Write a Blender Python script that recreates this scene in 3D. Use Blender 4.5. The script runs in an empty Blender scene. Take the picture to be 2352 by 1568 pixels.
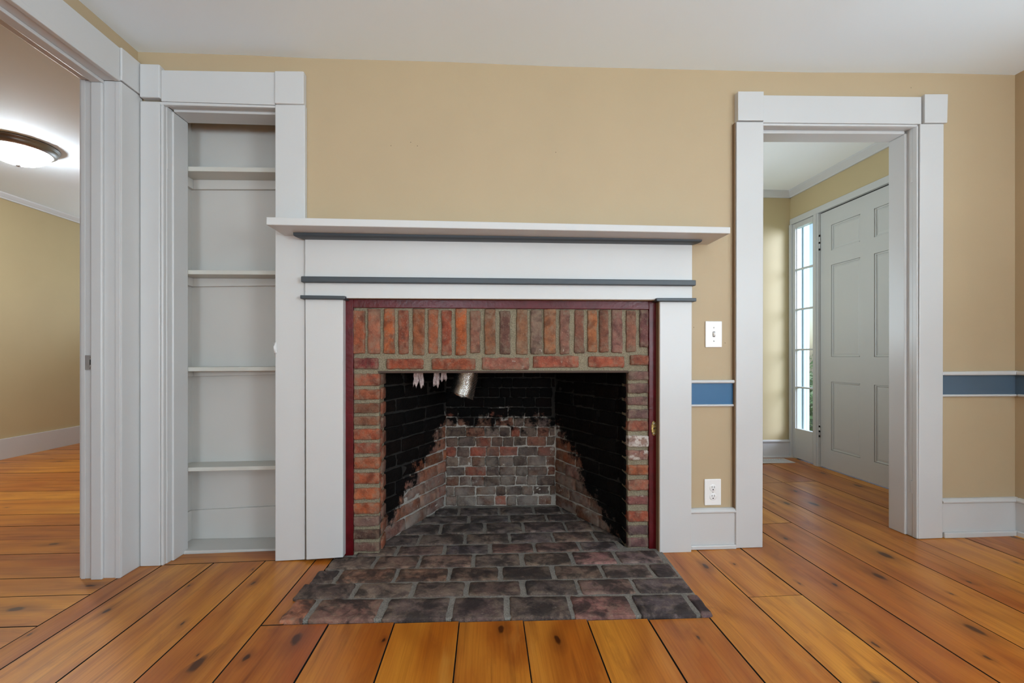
import bpy, bmesh, math, random
from mathutils import Vector, Matrix, noise

# ------------------------------------------------------------------ camera, world, lights, exposure
scene = bpy.context.scene
COL = scene.collection
cam_d = bpy.data.cameras.new('camera'); cam = bpy.data.objects.new('camera', cam_d); COL.objects.link(cam)
cam.location = (0.0, -2.0, 0.87)
cam.rotation_euler = (math.radians(90), 0, -math.atan(58 / 1045.33))
cam_d.sensor_width = 36.0; cam_d.lens = 16.0; cam_d.shift_y = 34 / 2352; cam_d.clip_start = 0.02
scene.camera = cam

world = bpy.data.worlds.new('world'); scene.world = world; world.use_nodes = True
wn = world.node_tree.nodes; wl = world.node_tree.links
sky = wn.new('ShaderNodeTexSky'); sky.sky_type = 'NISHITA'; sky.sun_disc = False
sky.sun_elevation = math.radians(48); sky.sun_rotation = math.radians(120); sky.air_density = 1.0; sky.dust_density = 2.0
wl.new(sky.outputs[0], wn['Background'].inputs['Color']); wn['Background'].inputs['Strength'].default_value = 0.45

def daylight(name, loc, direction, w, h, energy, color=(0.77, 0.89, 1.0)):
    l = bpy.data.lights.new(name, 'AREA'); l.shape = 'RECTANGLE'; l.size = w; l.size_y = h
    l.energy = energy; l.color = color
    o = bpy.data.objects.new(name, l); COL.objects.link(o); o.location = loc
    o.rotation_euler = Vector(direction).to_track_quat('-Z', 'Z').to_euler()
    return o
# daylight entering by the room's windows (right wall and rear wall), a window added to light the left room and the hall sidelight
daylight('daylight_right_window', (2.635, -1.75, 1.25), (-1, 0.05, 2.2), 1.05, 1.35, 50)
daylight('daylight_right_window_sky', (2.64, -1.75, 1.25), (-1, 0.15, -0.25), 1.05, 1.35, 15, (.70, .85, 1.0))
daylight('daylight_right_rear_window', (2.635, -3.75, 1.22), (-1, 0.6, 0.6), 1.05, 1.35, 210)
daylight('daylight_rear_window_a', (-0.55, -4.735, 1.22), (-.35, 1, 1.6), 1.05, 1.35, 190, (.72, .86, 1.0))
daylight('daylight_rear_window_b', (1.45, -4.735, 1.22), (0, 1, 3.0), 1.05, 1.35, 105, (.72, .86, 1.0))
daylight('side_room_fill_light', (-2.9, 3.74, 1.25), (-0.05, -1, 2.0), 1.05, 1.35, 38, (.76, .88, 1.0))  # added lamp at an unseen window, brightens the left room
# open sky in front of the house, slanting through the sidelight on to the hall's end wall
daylight('daylight_front_garden', (5.2, -0.9, 2.2), (-2.7, 2.4, -0.9), 2.0, 2.0, 620, (.68, .76, 1.0))
daylight('hall_fill_light', (0.94, 0.86, 1.2), (1, 0, 0.8), 0.66, 0.98, 40, (.80, .905, 1.0))  # added lamp at an invented stair window, brightens hall and front door

scene.view_settings.view_transform = 'Standard'; scene.view_settings.look = 'None'
scene.view_settings.gamma = 1.0; scene.view_settings.use_curve_mapping = False
scene.view_settings.exposure = -0.64
scene.cycles.use_denoising = True
scene.cycles.max_bounces = 10; scene.cycles.diffuse_bounces = 6; scene.cycles.transparent_max_bounces = 12
scene.cycles.sample_clamp_indirect = 6.0
scene.cycles.caustics_reflective = False; scene.cycles.caustics_refractive = False

# ------------------------------------------------------------------ helpers
def interp(pts, x):
    if x <= pts[0][0]: return pts[0][1]
    for (a, va), (b, vb) in zip(pts, pts[1:]):
        if x <= b: return va + (vb - va) * (x - a) / (b - a)
    return pts[-1][1]
FLOOR = [(-1.6, -.008), (-.9, .004), (.75, .006), (1.25, .012), (2.0, .034), (2.5, .042)]
CEIL = [(-1.47, 2.1500), (-1.02, 2.1527), (-.76, 2.1495), (-.18, 2.1545), (.29, 2.1517), (.82, 2.1577), (1.48, 2.1654), (2.0, 2.182), (2.49, 2.1902)]
def fz(x): return interp(FLOOR, x)
def cz(x): return interp(CEIL, x)
def S(r, g, b):
    return tuple(((v / 255 + .055) / 1.055) ** 2.4 if v > 10 else v / 255 / 12.92 for v in (r, g, b))

def wloc(o):
    v = Vector((0, 0, 0))
    while o is not None:
        v += o.location; o = o.parent
    return v
def put(name, me, parent=None, loc=(0, 0, 0), rz=0.0, mat=None):
    o = bpy.data.objects.new(name, me); COL.objects.link(o)
    if parent is not None:
        o.parent = parent; o.location = Vector(loc) - wloc(parent)
    else:
        o.location = loc
    if rz: o.rotation_euler[2] = rz
    if mat is not None and me is not None and not me.materials: me.materials.append(mat)
    return o
def info(o, label=None, cat=None, kind=None, group=None):
    if label: o['label'] = label
    if cat: o['category'] = cat
    if kind: o['kind'] = kind
    if group: o['group'] = group
    return o
def empty(name, loc, label, cat, kind=None, group=None):
    o = bpy.data.objects.new(name, None); COL.objects.link(o); o.location = loc
    o.empty_display_size = .05
    return info(o, label, cat, kind, group)
def mesh_from(bm, smooth=False):
    me = bpy.data.meshes.new('mesh'); bm.normal_update(); bm.to_mesh(me); bm.free()
    if smooth:
        for p in me.polygons: p.use_smooth = True
    return me
def center_verts(vs):
    lo = Vector((min(v[i] for v in vs) for i in range(3))); hi = Vector((max(v[i] for v in vs) for i in range(3)))
    return Vector(((lo.x + hi.x) / 2, (lo.y + hi.y) / 2, lo.z))
def hexa(name, v8, mat, parent=None, bevel=.0025, seg=2):
    """eight corners: bottom ring then top ring, each counter-clockwise from above"""
    c = center_verts(v8)
    bm = bmesh.new()
    vs = [bm.verts.new(Vector(v) - c) for v in v8]
    for f in ((3, 2, 1, 0), (4, 5, 6, 7), (0, 1, 5, 4), (1, 2, 6, 5), (2, 3, 7, 6), (3, 0, 4, 7)):
        bm.faces.new([vs[i] for i in f])
    if bevel:
        bmesh.ops.bevel(bm, geom=list(bm.edges), offset=bevel, segments=seg, profile=.5, affect='EDGES', clamp_overlap=True)
    me = mesh_from(bm)
    return put(name, me, parent, c, 0, mat)
def box(name, x0, x1, y0, y1, z0, z1, mat, parent=None, bevel=.0025, seg=2):
    return hexa(name, [(x0, y0, z0), (x1, y0, z0), (x1, y1, z0), (x0, y1, z0),
                       (x0, y0, z1), (x1, y0, z1), (x1, y1, z1), (x0, y1, z1)], mat, parent, bevel, seg)
def board(name, xl0, xl1, xr0, xr1, zl0, zr0, zl1, zr1, y0, y1, mat, parent=None, bevel=.0025):
    """front-facing board whose four front corners may be out of square:
    bottom-left (xl0,zl0) top-left (xl1,zl1) bottom-right (xr0,zr0) top-right (xr1,zr1)"""
    return hexa(name, [(xl0, y0, zl0), (xr0, y0, zr0), (xr0, y1, zr0), (xl0, y1, zl0),
                       (xl1, y0, zl1), (xr1, y0, zr1), (xr1, y1, zr1), (xl1, y1, zl1)], mat, parent, bevel)
def boxes(name, items, mat, parent=None):
    """several plain boxes of ONE piece (a wall with its openings) as one mesh"""
    bm = bmesh.new()
    for (x0, x1, y0, y1, z0, z1) in items:
        vs = [bm.verts.new(v) for v in ((x0, y0, z0), (x1, y0, z0), (x1, y1, z0), (x0, y1, z0),
                                        (x0, y0, z1), (x1, y0, z1), (x1, y1, z1), (x0, y1, z1))]
        for f in ((3, 2, 1, 0), (4, 5, 6, 7), (0, 1, 5, 4), (1, 2, 6, 5), (2, 3, 7, 6), (3, 0, 4, 7)):
            bm.faces.new([vs[i] for i in f])
    c = Vector((items[0][0], items[0][2], 0))
    for v in bm.verts: v.co -= c
    return put(name, mesh_from(bm), parent, c, 0, mat)
def extrude_profile(name, prof, axis, a0, a1, mat, parent=None, smooth=False):
    """closed profile [(u,z)] extruded along x (u is y) or along y (u is x)"""
    pts = []
    for a in (a0, a1):
        for u, z in prof:
            pts.append(Vector((a, u, z)) if axis == 'x' else Vector((u, a, z)))
    c = center_verts(pts)
    bm = bmesh.new(); vs = [bm.verts.new(p - c) for p in pts]; n = len(prof)
    for i in range(n):
        j = (i + 1) % n
        bm.faces.new((vs[i], vs[j], vs[n + j], vs[n + i]))
    bm.faces.new(vs[:n][::-1]); bm.faces.new(vs[n:])
    bmesh.ops.recalc_face_normals(bm, faces=bm.faces)
    return put(name, mesh_from(bm, smooth), parent, c, 0, mat)
def lathe(name, prof, loc, mat, parent=None, axis='z', seg=48, smooth=True):
    bm = bmesh.new(); rings = []
    for r, h in prof:
        ring = []
        for k in range(seg):
            a = 2 * math.pi * k / seg
            p = (r * math.cos(a), r * math.sin(a), h) if axis == 'z' else (r * math.cos(a), -h, r * math.sin(a))
            ring.append(bm.verts.new(p))
        rings.append(ring)
    for A, B in zip(rings, rings[1:]):
        for k in range(seg):
            bm.faces.new((A[k], A[(k + 1) % seg], B[(k + 1) % seg], B[k]))
    bm.faces.new(rings[0][::-1]); bm.faces.new(rings[-1])
    bmesh.ops.recalc_face_normals(bm, faces=bm.faces)
    return put(name, mesh_from(bm, smooth), parent, loc, 0, mat)
def brick_mesh(lx, ly, lz, seed, r=.006, jit=.0016, nx=3, ny=1, nz=2):
    """a worn brick: rounded edges, uneven faces, centred on the origin"""
    rnd = random.Random(seed)
    off = Vector((rnd.uniform(0, 90), rnd.uniform(0, 90), rnd.uniform(0, 90)))
    def axis(l, n):
        h = l / 2; rr = min(r, l * .2)
        return [-h, -h + rr] + [-h + rr + (l - 2 * rr) * k / n for k in range(1, n)] + [h - rr, h]
    A = [axis(lx, nx), axis(ly, ny), axis(lz, nz)]
    N = [len(a) - 1 for a in A]
    bm = bmesh.new(); vid = {}
    def V(i, j, k):
        key = (i, j, k)
        if key in vid: return vid[key]
        p = [A[0][i], A[1][j], A[2][k]]
        ext = [(i in (0, N[0])), (j in (0, N[1])), (k in (0, N[2]))]
        ne = sum(ext)
        for a in range(3):
            if ext[a] and ne >= 2:
                p[a] -= math.copysign(r * (.42 if ne == 2 else .6), p[a])
        v = Vector(p)
        q = v * 30 + off
        v += Vector((noise.noise(q), noise.noise(q + Vector((17, 0, 0))), noise.noise(q + Vector((0, 31, 0))))) * jit * 1.2
        q = q * 3.1
        v += Vector((noise.noise(q), noise.noise(q + Vector((17, 0, 0))), noise.noise(q + Vector((0, 31, 0))))) * jit * 1.1
        vid[key] = bm.verts.new(v); return vid[key]
    for i in range(N[0]):
        for k in range(N[2]):
            bm.faces.new((V(i, 0, k), V(i + 1, 0, k), V(i + 1, 0, k + 1), V(i, 0, k + 1)))
            bm.faces.new((V(i, N[1], k), V(i, N[1], k + 1), V(i + 1, N[1], k + 1), V(i + 1, N[1], k)))
    for i in range(N[0]):
        for j in range(N[1]):
            bm.faces.new((V(i, j, 0), V(i, j + 1, 0), V(i + 1, j + 1, 0), V(i + 1, j, 0)))
            bm.faces.new((V(i, j, N[2]), V(i + 1, j, N[2]), V(i + 1, j + 1, N[2]), V(i, j + 1, N[2])))
    for j in range(N[1]):
        for k in range(N[2]):
            bm.faces.new((V(0, j, k), V(0, j, k + 1), V(0, j + 1, k + 1), V(0, j + 1, k)))
            bm.faces.new((V(N[0], j, k), V(N[0], j + 1, k), V(N[0], j + 1, k + 1), V(N[0], j, k + 1)))
    return mesh_from(bm, True)

# ------------------------------------------------------------------ materials
class Mat:
    def __init__(s, name):
        s.m = bpy.data.materials.new(name); s.m.use_nodes = True
        s.t = s.m.node_tree; s.n = s.t.nodes; s.l = s.t.links
        s.b = s.n['Principled BSDF']; s.out = s.n['Material Output']
    def node(s, typ, **kw):
        n = s.n.new(typ)
        for k, v in kw.items():
            if k.startswith('i_'):
                key = k[2:]
                key = int(key) if key.isdigit() else key.replace('_', ' ')
                n.inputs[key].default_value = v
            else: setattr(n, k, v)
        return n
    def link(s, a, b): s.l.new(a, b)
    def mix(s, fac, a, b, mode='MIX'):
        n = s.n.new('ShaderNodeMix'); n.data_type = 'RGBA'; n.blend_type = mode
        for sock, v in ((n.inputs[0], fac), (n.inputs[6], a), (n.inputs[7], b)):
            if hasattr(v, 'links') or isinstance(v, bpy.types.NodeSocket): s.l.new(v, sock)
            elif isinstance(v, (int, float)): sock.default_value = v
            else: sock.default_value = (*v[:3], 1)
        return n.outputs[2]
    def math(s, op, a, b=0.0, c=None):
        n = s.n.new('ShaderNodeMath'); n.operation = op
        for i, v in enumerate((a, b) if c is None else (a, b, c)):
            if isinstance(v, bpy.types.NodeSocket): s.l.new(v, n.inputs[i])
            else: n.inputs[i].default_value = v
        return n.outputs[0]
    def ramp(s, fac, lo, hi):
        n = s.n.new('ShaderNodeMapRange'); n.clamp = True
        s.l.new(fac, n.inputs[0]); n.inputs[1].default_value = lo; n.inputs[2].default_value = hi
        return n.outputs[0]
    def noise(s, vec, scale, detail=4, rough=.55, dist=0.0):
        n = s.n.new('ShaderNodeTexNoise'); s.l.new(vec, n.inputs['Vector'])
        n.inputs['Scale'].default_value = scale; n.inputs['Detail'].default_value = detail
        n.inputs['Roughness'].default_value = rough; n.inputs['Distortion'].default_value = dist
        return n.outputs[0]
    def coords(s, which='Object', random_shift=False):
        tc = s.n.new('ShaderNodeTexCoord'); v = tc.outputs[which]
        if random_shift:
            oi = s.n.new('ShaderNodeObjectInfo')
            m = s.n.new('ShaderNodeVectorMath'); m.operation = 'SCALE'
            m.inputs[0].default_value = (61.0, 37.0, 83.0); s.l.new(oi.outputs['Random'], m.inputs['Scale'])
            a = s.n.new('ShaderNodeVectorMath'); a.operation = 'ADD'
            s.l.new(v, a.inputs[0]); s.l.new(m.outputs[0], a.inputs[1]); v = a.outputs[0]
        return v
    def scaled(s, vec, sc):
        n = s.n.new('ShaderNodeVectorMath'); n.operation = 'MULTIPLY'
        s.l.new(vec, n.inputs[0]); n.inputs[1].default_value = sc; return n.outputs[0]
    def bump(s, height, strength=.3, distance=.002):
        n = s.n.new('ShaderNodeBump'); n.inputs['Strength'].default_value = strength
        n.inputs['Distance'].default_value = distance
        s.l.new(height, n.inputs['Height']); s.l.new(n.outputs[0], s.b.inputs['Normal'])
    def set(s, color=None, rough=None, metal=None):
        if color is not None:
            if isinstance(color, bpy.types.NodeSocket): s.l.new(color, s.b.inputs['Base Color'])
            else: s.b.inputs['Base Color'].default_value = (*color[:3], 1)
        if rough is not None:
            if isinstance(rough, bpy.types.NodeSocket): s.l.new(rough, s.b.inputs['Roughness'])
            else: s.b.inputs['Roughness'].default_value = rough
        if metal is not None: s.b.inputs['Metallic'].default_value = metal
        return s.m

def paint(name, col, rough, bump_scale=180, bump_strength=.12, wear=None, mottled=.06):
    M = Mat(name); v = M.coords('Object')
    geo = M.n.new('ShaderNodeNewGeometry')
    big = M.noise(geo.outputs['Position'], 2.3, 3)
    c = M.mix(M.ramp(big, .3, .7), tuple(x * (1 - mottled) for x in col), tuple(min(1, x * (1 + mottled * .5)) for x in col))
    if wear:
        k = M.ramp(M.noise(geo.outputs['Position'], 26, 6, .7), .70, .76)
        c = M.mix(M.math('MULTIPLY', k, .55), c, wear)
    h = M.noise(geo.outputs['Position'], bump_scale, 3, .6)
    M.bump(h, bump_strength, .0015)
    return M.set(c, rough)
TRIM = paint('white_trim_paint', (.585, .585, .58), .36, 60, .10, wear=(.46, .44, .40), mottled=.03)
WALL = paint('beige_wall_paint', S(181, 160, 128), .62, 420, .22, mottled=.03)
WALL_SIDE = paint('beige_wall_yellow_light', S(190, 172, 132), .62, 420, .2, mottled=.03)  # same beige as WALL; the side rooms' yellower light is put into the colour
CEILM = paint('ceiling_paint', (.83, .93, 1.0), .8, 500, .15, mottled=.0)
CEIL_HALL = paint('hall_ceiling_paint', (.90, .93, .93), .8, 500, .15, mottled=.02)
CLOSET = paint('closet_grey_white_paint', (.55, .535, .505), .45, 60, .10, wear=(.44, .41, .36), mottled=.05)
SHELF = paint('shelf_cream_paint', (.56, .55, .50), .45, 60, .1, wear=(.40, .36, .30), mottled=.05)
SLATE = paint('slate_blue_grey_paint', S(56, 63, 69), .42, 90, .1, mottled=.06)
BLUE_WINDOW_TINT = paint('blue_band_window_tint', S(36, 94, 136), .45, 90, .1, mottled=.05)  # bluer than the other bands: window light painted into the colour
BLUE_GREY = paint('grey_blue_band_paint', S(80, 98, 114), .45, 90, .1, mottled=.05)
DOORP = paint('door_white_paint', (.54, .545, .525), .38, 70, .1, mottled=.03)
PLATE = paint('white_plastic', (.86, .86, .85), .25, 20, .0, mottled=.0)
def simple(name, col, rough, metal=0.0):
    M = Mat(name); return M.set(col, rough, metal)
DARK = simple('dark_hole', (.01, .01, .01), .8)
BARE_AND_SHADE = simple('bare_edge_and_shadow', S(128, 104, 78), .7)  # bare edges, and the painted shadow strip beside the right doorway casing
STEEL = simple('brushed_steel', (.46, .45, .44), .40, .55)
NICKEL = simple('brushed_nickel', (.30, .29, .28), .38, 1.0)
SCREW = simple('screw_metal', (.55, .54, .52), .4, 1.0)

def red_paint():
    M = Mat('oxblood_red_paint'); geo = M.n.new('ShaderNodeNewGeometry')
    n = M.noise(geo.outputs['Position'], 14, 5, .6)
    c = M.mix(M.ramp(n, .35, .7), S(72, 3, 6), S(94, 12, 22))
    M.bump(M.noise(geo.outputs['Position'], 70, 4), .35, .003)
    M.b.inputs['Specular IOR Level'].default_value = .28
    return M.set(c, .30)
RED = red_paint()

def brass():
    M = Mat('aged_brass'); v = M.coords()
    c = M.mix(M.ramp(M.noise(v, 160, 4), .4, .65), (.46, .33, .12), (.10, .07, .03))
    return M.set(c, .38, 1.0)
BRASS = brass()

def wood():
    M = Mat('amber_pine_plank'); v = M.coords('Object', True)
    oi = M.n.new('ShaderNodeObjectInfo')
    low = M.noise(M.scaled(v, (.9, 3.2, 1)), 1.6, 3, .5)
    # growth rings drawn out along the plank
    warp = M.noise(M.scaled(v, (1.1, 2.2, 1)), 1.3, 2, .5)
    sep = M.n.new('ShaderNodeSeparateXYZ'); M.link(v, sep.inputs[0])
    ringx = M.math('ADD', M.math('MULTIPLY', sep.outputs['Y'], 46), M.math('MULTIPLY', warp, 26))
    rings = M.math('ADD', M.math('MULTIPLY', M.math('SINE', ringx), .5), .5)
    fine = M.noise(M.scaled(v, (2.2, 90, 1)), 2.0, 5, .6, .3)
    streak = M.noise(M.scaled(v, (.7, 16, 1)), 1.8, 4, .6, .5)
    base = M.mix(M.ramp(low, .3, .72), WOOD_A, WOOD_B)
    base = M.mix(M.math('MULTIPLY', M.math('POWER', rings, 2.0), .34), base, WOOD_C)
    base = M.mix(M.math('MULTIPLY', M.ramp(fine, .42, .75), .42), base, WOOD_C)
    base = M.mix(M.math('MULTIPLY', M.ramp(streak, .56, .78), .62), base, WOOD_D)
    blot = M.noise(M.scaled(v, (1.6, 5.0, 1)), 2.6, 5, .6, .8)
    base = M.mix(M.math('MULTIPLY', M.ramp(blot, .56, .74), .45), base, S(112, 48, 18))
    pale = M.noise(M.scaled(v, (1.2, 7.0, 1)), 2.1, 4, .6)
    base = M.mix(M.math('MULTIPLY', M.ramp(pale, .60, .80), .35), base, S(206, 148, 72))
    # knots: stretched cells, only some of them
    vor = M.n.new('ShaderNodeTexVoronoi'); vor.voronoi_dimensions = '2D'; vor.feature = 'F1'
    kv = M.n.new('ShaderNodeVectorMath'); kv.operation = 'ADD'
    wv = M.n.new('ShaderNodeTexNoise'); M.link(M.scaled(v, (8, 14, 1)), wv.inputs['Vector']); wv.inputs['Scale'].default_value = 2.2
    M.link(M.scaled(v, (2.6, 6.2, 1)), kv.inputs[0]); M.link(M.scaled(wv.outputs['Color'], (.10, .10, 0)), kv.inputs[1])
    M.link(kv.outputs[0], vor.inputs['Vector']); vor.inputs['Scale'].default_value = 1.0
    sc = M.n.new('ShaderNodeSeparateColor'); M.link(vor.outputs['Color'], sc.inputs[0])
    pick = M.math('GREATER_THAN', sc.outputs[0], .40)
    size = M.math('MULTIPLY_ADD', M.math('POWER', sc.outputs[1], 2.0), .10, .022)
    kd = M.math('DIVIDE', vor.outputs['Distance'], size)
    core = M.math('MULTIPLY', M.math('SUBTRACT', 1.0, M.ramp(kd, .55, 1.0)), pick)
    halo = M.math('MULTIPLY', M.math('SUBTRACT', 1.0, M.ramp(kd, .8, 3.2)), pick)
    base = M.mix(M.math('MULTIPLY', halo, .45), base, WOOD_D)
    base = M.mix(M.math('MULTIPLY', core, .85), base, S(52, 22, 9))
    # every plank its own tone
    hsv = M.n.new('ShaderNodeHueSaturation')
    M.link(M.math('MULTIPLY_ADD', oi.outputs['Random'], .34, .83), hsv.inputs['Value'])
    M.link(base, hsv.inputs['Color'])
    M.link(M.math('MULTIPLY_ADD', oi.outputs['Random'], .012, .494), hsv.inputs['Hue'])
    rough = M.math('MULTIPLY_ADD', streak, .22, .24)
    M.bump(M.math('ADD', M.math('MULTIPLY', fine, .6), core), .14, .0012)
    M.b.inputs['Specular IOR Level'].default_value = .32
    M.b.inputs['Coat Weight'].default_value = .08; M.b.inputs['Coat Roughness'].default_value = .25
    return M.set(hsv.outputs[0], rough)
WOOD_A = S(206, 136, 48); WOOD_B = S(172, 92, 24); WOOD_C = S(130, 58, 13); WOOD_D = S(84, 34, 12)
WOOD = wood()
SUBFLOOR = simple('dark_gap_between_planks', S(22, 13, 8), .95)

MORTAR_C = S(154, 143, 120)
def soot_mask(M):
    """soot grows upward and towards the mouth of the firebox; edges broken up by noise"""
    geo = M.n.new('ShaderNodeNewGeometry'); sp = M.n.new('ShaderNodeSeparateXYZ'); M.link(geo.outputs['Position'], sp.inputs[0])
    x, y, z = sp.outputs[0], sp.outputs[1], sp.outputs[2]
    n = M.math('MULTIPLY_ADD', M.noise(geo.outputs['Position'], 22, 4, .7), .5, M.math('MULTIPLY', M.noise(geo.outputs['Position'], 6, 4, .6), .5))
    edge = M.math('MULTIPLY_ADD', y, .80, -.045)          # height of the burnt line
    right = M.math('MULTIPLY', M.ramp(x, .40, .60), -.08)
    d = M.math('SUBTRACT', z, M.math('ADD', edge, right))
    d = M.math('ADD', d, M.math('MULTIPLY_ADD', n, .75, -.375))
    return M.ramp(d, -.015, .055), geo
def brick_mat(name, sooty, film_amount=.48):
    M = Mat(name); v = M.coords('Object', True); oi = M.n.new('ShaderNodeObjectInfo')
    col = M.mix(.16, oi.outputs['Color'], S(126, 98, 80))
    n1 = M.noise(v, 26, 4, .6); n2 = M.noise(v, 70, 5, .65); n3 = M.noise(v, 12, 3, .5)
    c = M.mix(M.ramp(n1, .36, .66), col, M.mix(1.0, col, (.55, .52, .56), 'MULTIPLY'))
    smear = M.ramp(M.noise(M.scaled(v, (1, 1, .7)), 17, 5, .7, .6), .50, .70)
    c = M.mix(M.math('MULTIPLY', smear, .62), c, S(128, 110, 92))
    c = M.mix(M.math('MULTIPLY', M.ramp(n2, .58, .74), .35), c, M.mix(1.0, col, (1.5, 1.35, 1.25), 'MULTIPLY'))
    c = M.mix(M.math('MULTIPLY', M.ramp(n3, .64, .72), .55), c, S(70, 52, 46))
    spk = M.ramp(M.noise(v, 210, 3, .7), .60, .70)
    c = M.mix(M.math('MULTIPLY', spk, .45), c, S(176, 160, 140))
    pit = M.ramp(M.noise(v, 150, 3, .7), .62, .72)
    c = M.mix(M.math('MULTIPLY', pit, .5), c, S(62, 46, 40))
    # lime and mortar film creeping in from the arrises
    gen = M.n.new('ShaderNodeTexCoord'); gs = M.n.new('ShaderNodeSeparateXYZ'); M.link(gen.outputs['Generated'], gs.inputs[0])
    e = [M.math('MULTIPLY', M.math('ABSOLUTE', M.math('SUBTRACT', gs.outputs[k], .5)), 2.0) for k in range(3)]
    second = M.math('MAXIMUM', M.math('MINIMUM', e[0], e[1]), M.math('MINIMUM', M.math('MAXIMUM', e[0], e[1]), e[2]))
    film = M.ramp(M.math('ADD', second, M.math('MULTIPLY_ADD', M.noise(v, 40, 5, .7), 2.4, -1.2)), .58, 1.0)
    c = M.mix(M.math('MULTIPLY', film, film_amount), c, S(128, 114, 95))
    smudge = M.ramp(M.noise(v, 19, 4, .6, .5), .52, .66)
    c = M.mix(M.math('MULTIPLY', smudge, .78), c, M.mix(1.0, col, (.38, .36, .40), 'MULTIPLY'))
    wash = M.math('SUBTRACT', 1.0, oi.outputs['Alpha'])
    lim = M.math('SUBTRACT', .80, M.math('MULTIPLY', wash, .36))
    wm = M.ramp(M.math('SUBTRACT', M.math('MULTIPLY_ADD', n2, .35, M.math('MULTIPLY', n1, .65)), lim), -.03, .05)
    c = M.mix(M.math('MULTIPLY', wm, .8), c, M.mix(wash, MORTAR_C, S(205, 196, 188)))
    if sooty:
        s, geo = soot_mask(M)
        ash = M.ramp(M.noise(geo.outputs['Position'], 11, 5, .6), .42, .62)
        sp = M.n.new('ShaderNodeSeparateXYZ'); M.link(geo.outputs['Position'], sp.inputs[0])
        low = M.math('SUBTRACT', 1.0, M.ramp(sp.outputs[2], .12, .42))
        c = M.mix(M.math('MULTIPLY', M.math('MULTIPLY', ash, low), .55), c, S(146, 138, 130))
        c = M.mix(M.math('MULTIPLY', s, .985), c, S(3, 3, 3))
    M.bump(M.math('ADD', M.math('MULTIPLY', n2, .8), M.math('MULTIPLY', n1, .6)), .9, .007)
    if film_amount == .30:
        burn = M.ramp(M.noise(v, 11, 5, .65, .5), .45, .58)
        c = M.mix(M.math('MULTIPLY', burn, .78), c, S(38, 32, 31))
    M.b.inputs['Specular IOR Level'].default_value = .12 if sooty else .3
    return M.set(c, .85)
BK = .97; HK = 1.65      # paint-box scale of the measured brick tones
BRICK = brick_mat('worn_red_brick', False)
BRICK_SOOT = brick_mat('burnt_brick', True, .22)
BRICK_HEARTH = brick_mat('worn_hearth_brick', False, .30)
def mortar(name, col, sooty):
    M = Mat(name); geo = M.n.new('ShaderNodeNewGeometry'); p = geo.outputs['Position']
    n = M.noise(p, 240, 3, .7); n2 = M.noise(p, 22, 4, .6)
    c = M.mix(M.ramp(n, .35, .7), tuple(x * .62 for x in col), tuple(x * 1.2 for x in col))
    c = M.mix(M.math('MULTIPLY', M.ramp(n2, .5, .75), .35), c, tuple(x * .5 for x in col))
    if sooty:
        s, g = soot_mask(M)
        c = M.mix(M.math('MULTIPLY', s, .93), c, S(9, 8, 8))
    M.bump(M.math('ADD', n, n2), .9, .006)
    M.b.inputs['Specular IOR Level'].default_value = .1
    return M.set(c, .95)
MORTAR = mortar('sandy_mortar', MORTAR_C, False)
MORTAR_SOOT = mortar('sooty_mortar', S(186, 178, 168), True)
MORTAR_HEARTH = mortar('grey_hearth_mortar', S(150, 143, 134), False)
SOOT = simple('black_soot', S(5, 5, 5), .95)
IRON = simple('rusty_lintel_iron', S(70, 52, 42), .8)

def foil():
    M = Mat('crinkled_aluminium_foil'); v = M.coords()
    M.bump(M.noise(v, 60, 4, .6), .5, .004)
    return M.set((.72, .70, .66), .24, 1.0)
FOIL = foil()
def fluff():
    M = Mat('pinkish_insulation_fluff'); v = M.coords()
    c = M.mix(M.ramp(M.noise(v, 90, 4), .35, .65), S(188, 162, 160), S(222, 208, 204))
    M.bump(M.noise(v, 220, 5), 1.0, .004); return M.set(c, .95)
FLUFF = fluff()
def glass():
    M = Mat('window_glass')
    tr = M.n.new('ShaderNodeBsdfTransparent'); gl = M.n.new('ShaderNodeBsdfGlossy'); gl.inputs['Roughness'].default_value = .02
    mx = M.n.new('ShaderNodeMixShader'); mx.inputs[0].default_value = .05
    tr.inputs['Color'].default_value = (.95, .98, .98, 1)
    M.link(tr.outputs[0], mx.inputs[1]); M.link(gl.outputs[0], mx.inputs[2])
    M.link(mx.outputs[0], M.out.inputs['Surface']); return M.m
GLASS = glass()
def lamp_glass():
    M = Mat('lit_frosted_glass')
    M.b.inputs['Emission Color'].default_value = (.90, .95, 1, 1); M.b.inputs['Emission Strength'].default_value = 180
    return M.set((.9, .9, .88), .4)
LAMP = lamp_glass()
def leafy(name, a, b):
    M = Mat(name); v = M.coords(); return M.set(M.mix(M.ramp(M.noise(v, 18, 4), .35, .65), a, b), .6)
LEAF = leafy('garden_leaf', S(96, 130, 74), S(58, 92, 48)); GRASS = leafy('lawn', S(120, 150, 84), S(150, 165, 100))
SIDING = paint('pale_blue_porch_paint', S(205, 222, 228), .5, 60, .05, mottled=.02)

# ------------------------------------------------------------------ room shell
wall_back = boxes('wall_back', [
    (-1.60, -1.358, 0, .115, -.02, 2.30), (-1.358, -.878, 0, .115, 1.938, 2.30), (-.878, -.6186, 0, .115, -.02, 2.30),
    (-.6186, .7596, 0, .115, 1.122, 2.30), (.7596, 1.226, 0, .115, -.02, 2.30), (1.226, 1.982, 0, .115, 1.934, 2.30),
    (1.982, 2.64, 0, .115, -.02, 2.30)], WALL)
info(wall_back, 'beige painted plaster wall behind the fireplace', 'wall', 'structure')
for i, (x, z) in enumerate([(-.415, 1.783), (-.301, 1.785), (-.33, 1.80), (.305, 1.772), (.93, 1.0), (1.075, .93), (1.96, 2.112)]):
    lathe('nail_hole', [(.0015, 0), (.0010, .0006)], (x, 0, z), DARK, wall_back, axis='y', seg=10)

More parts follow.
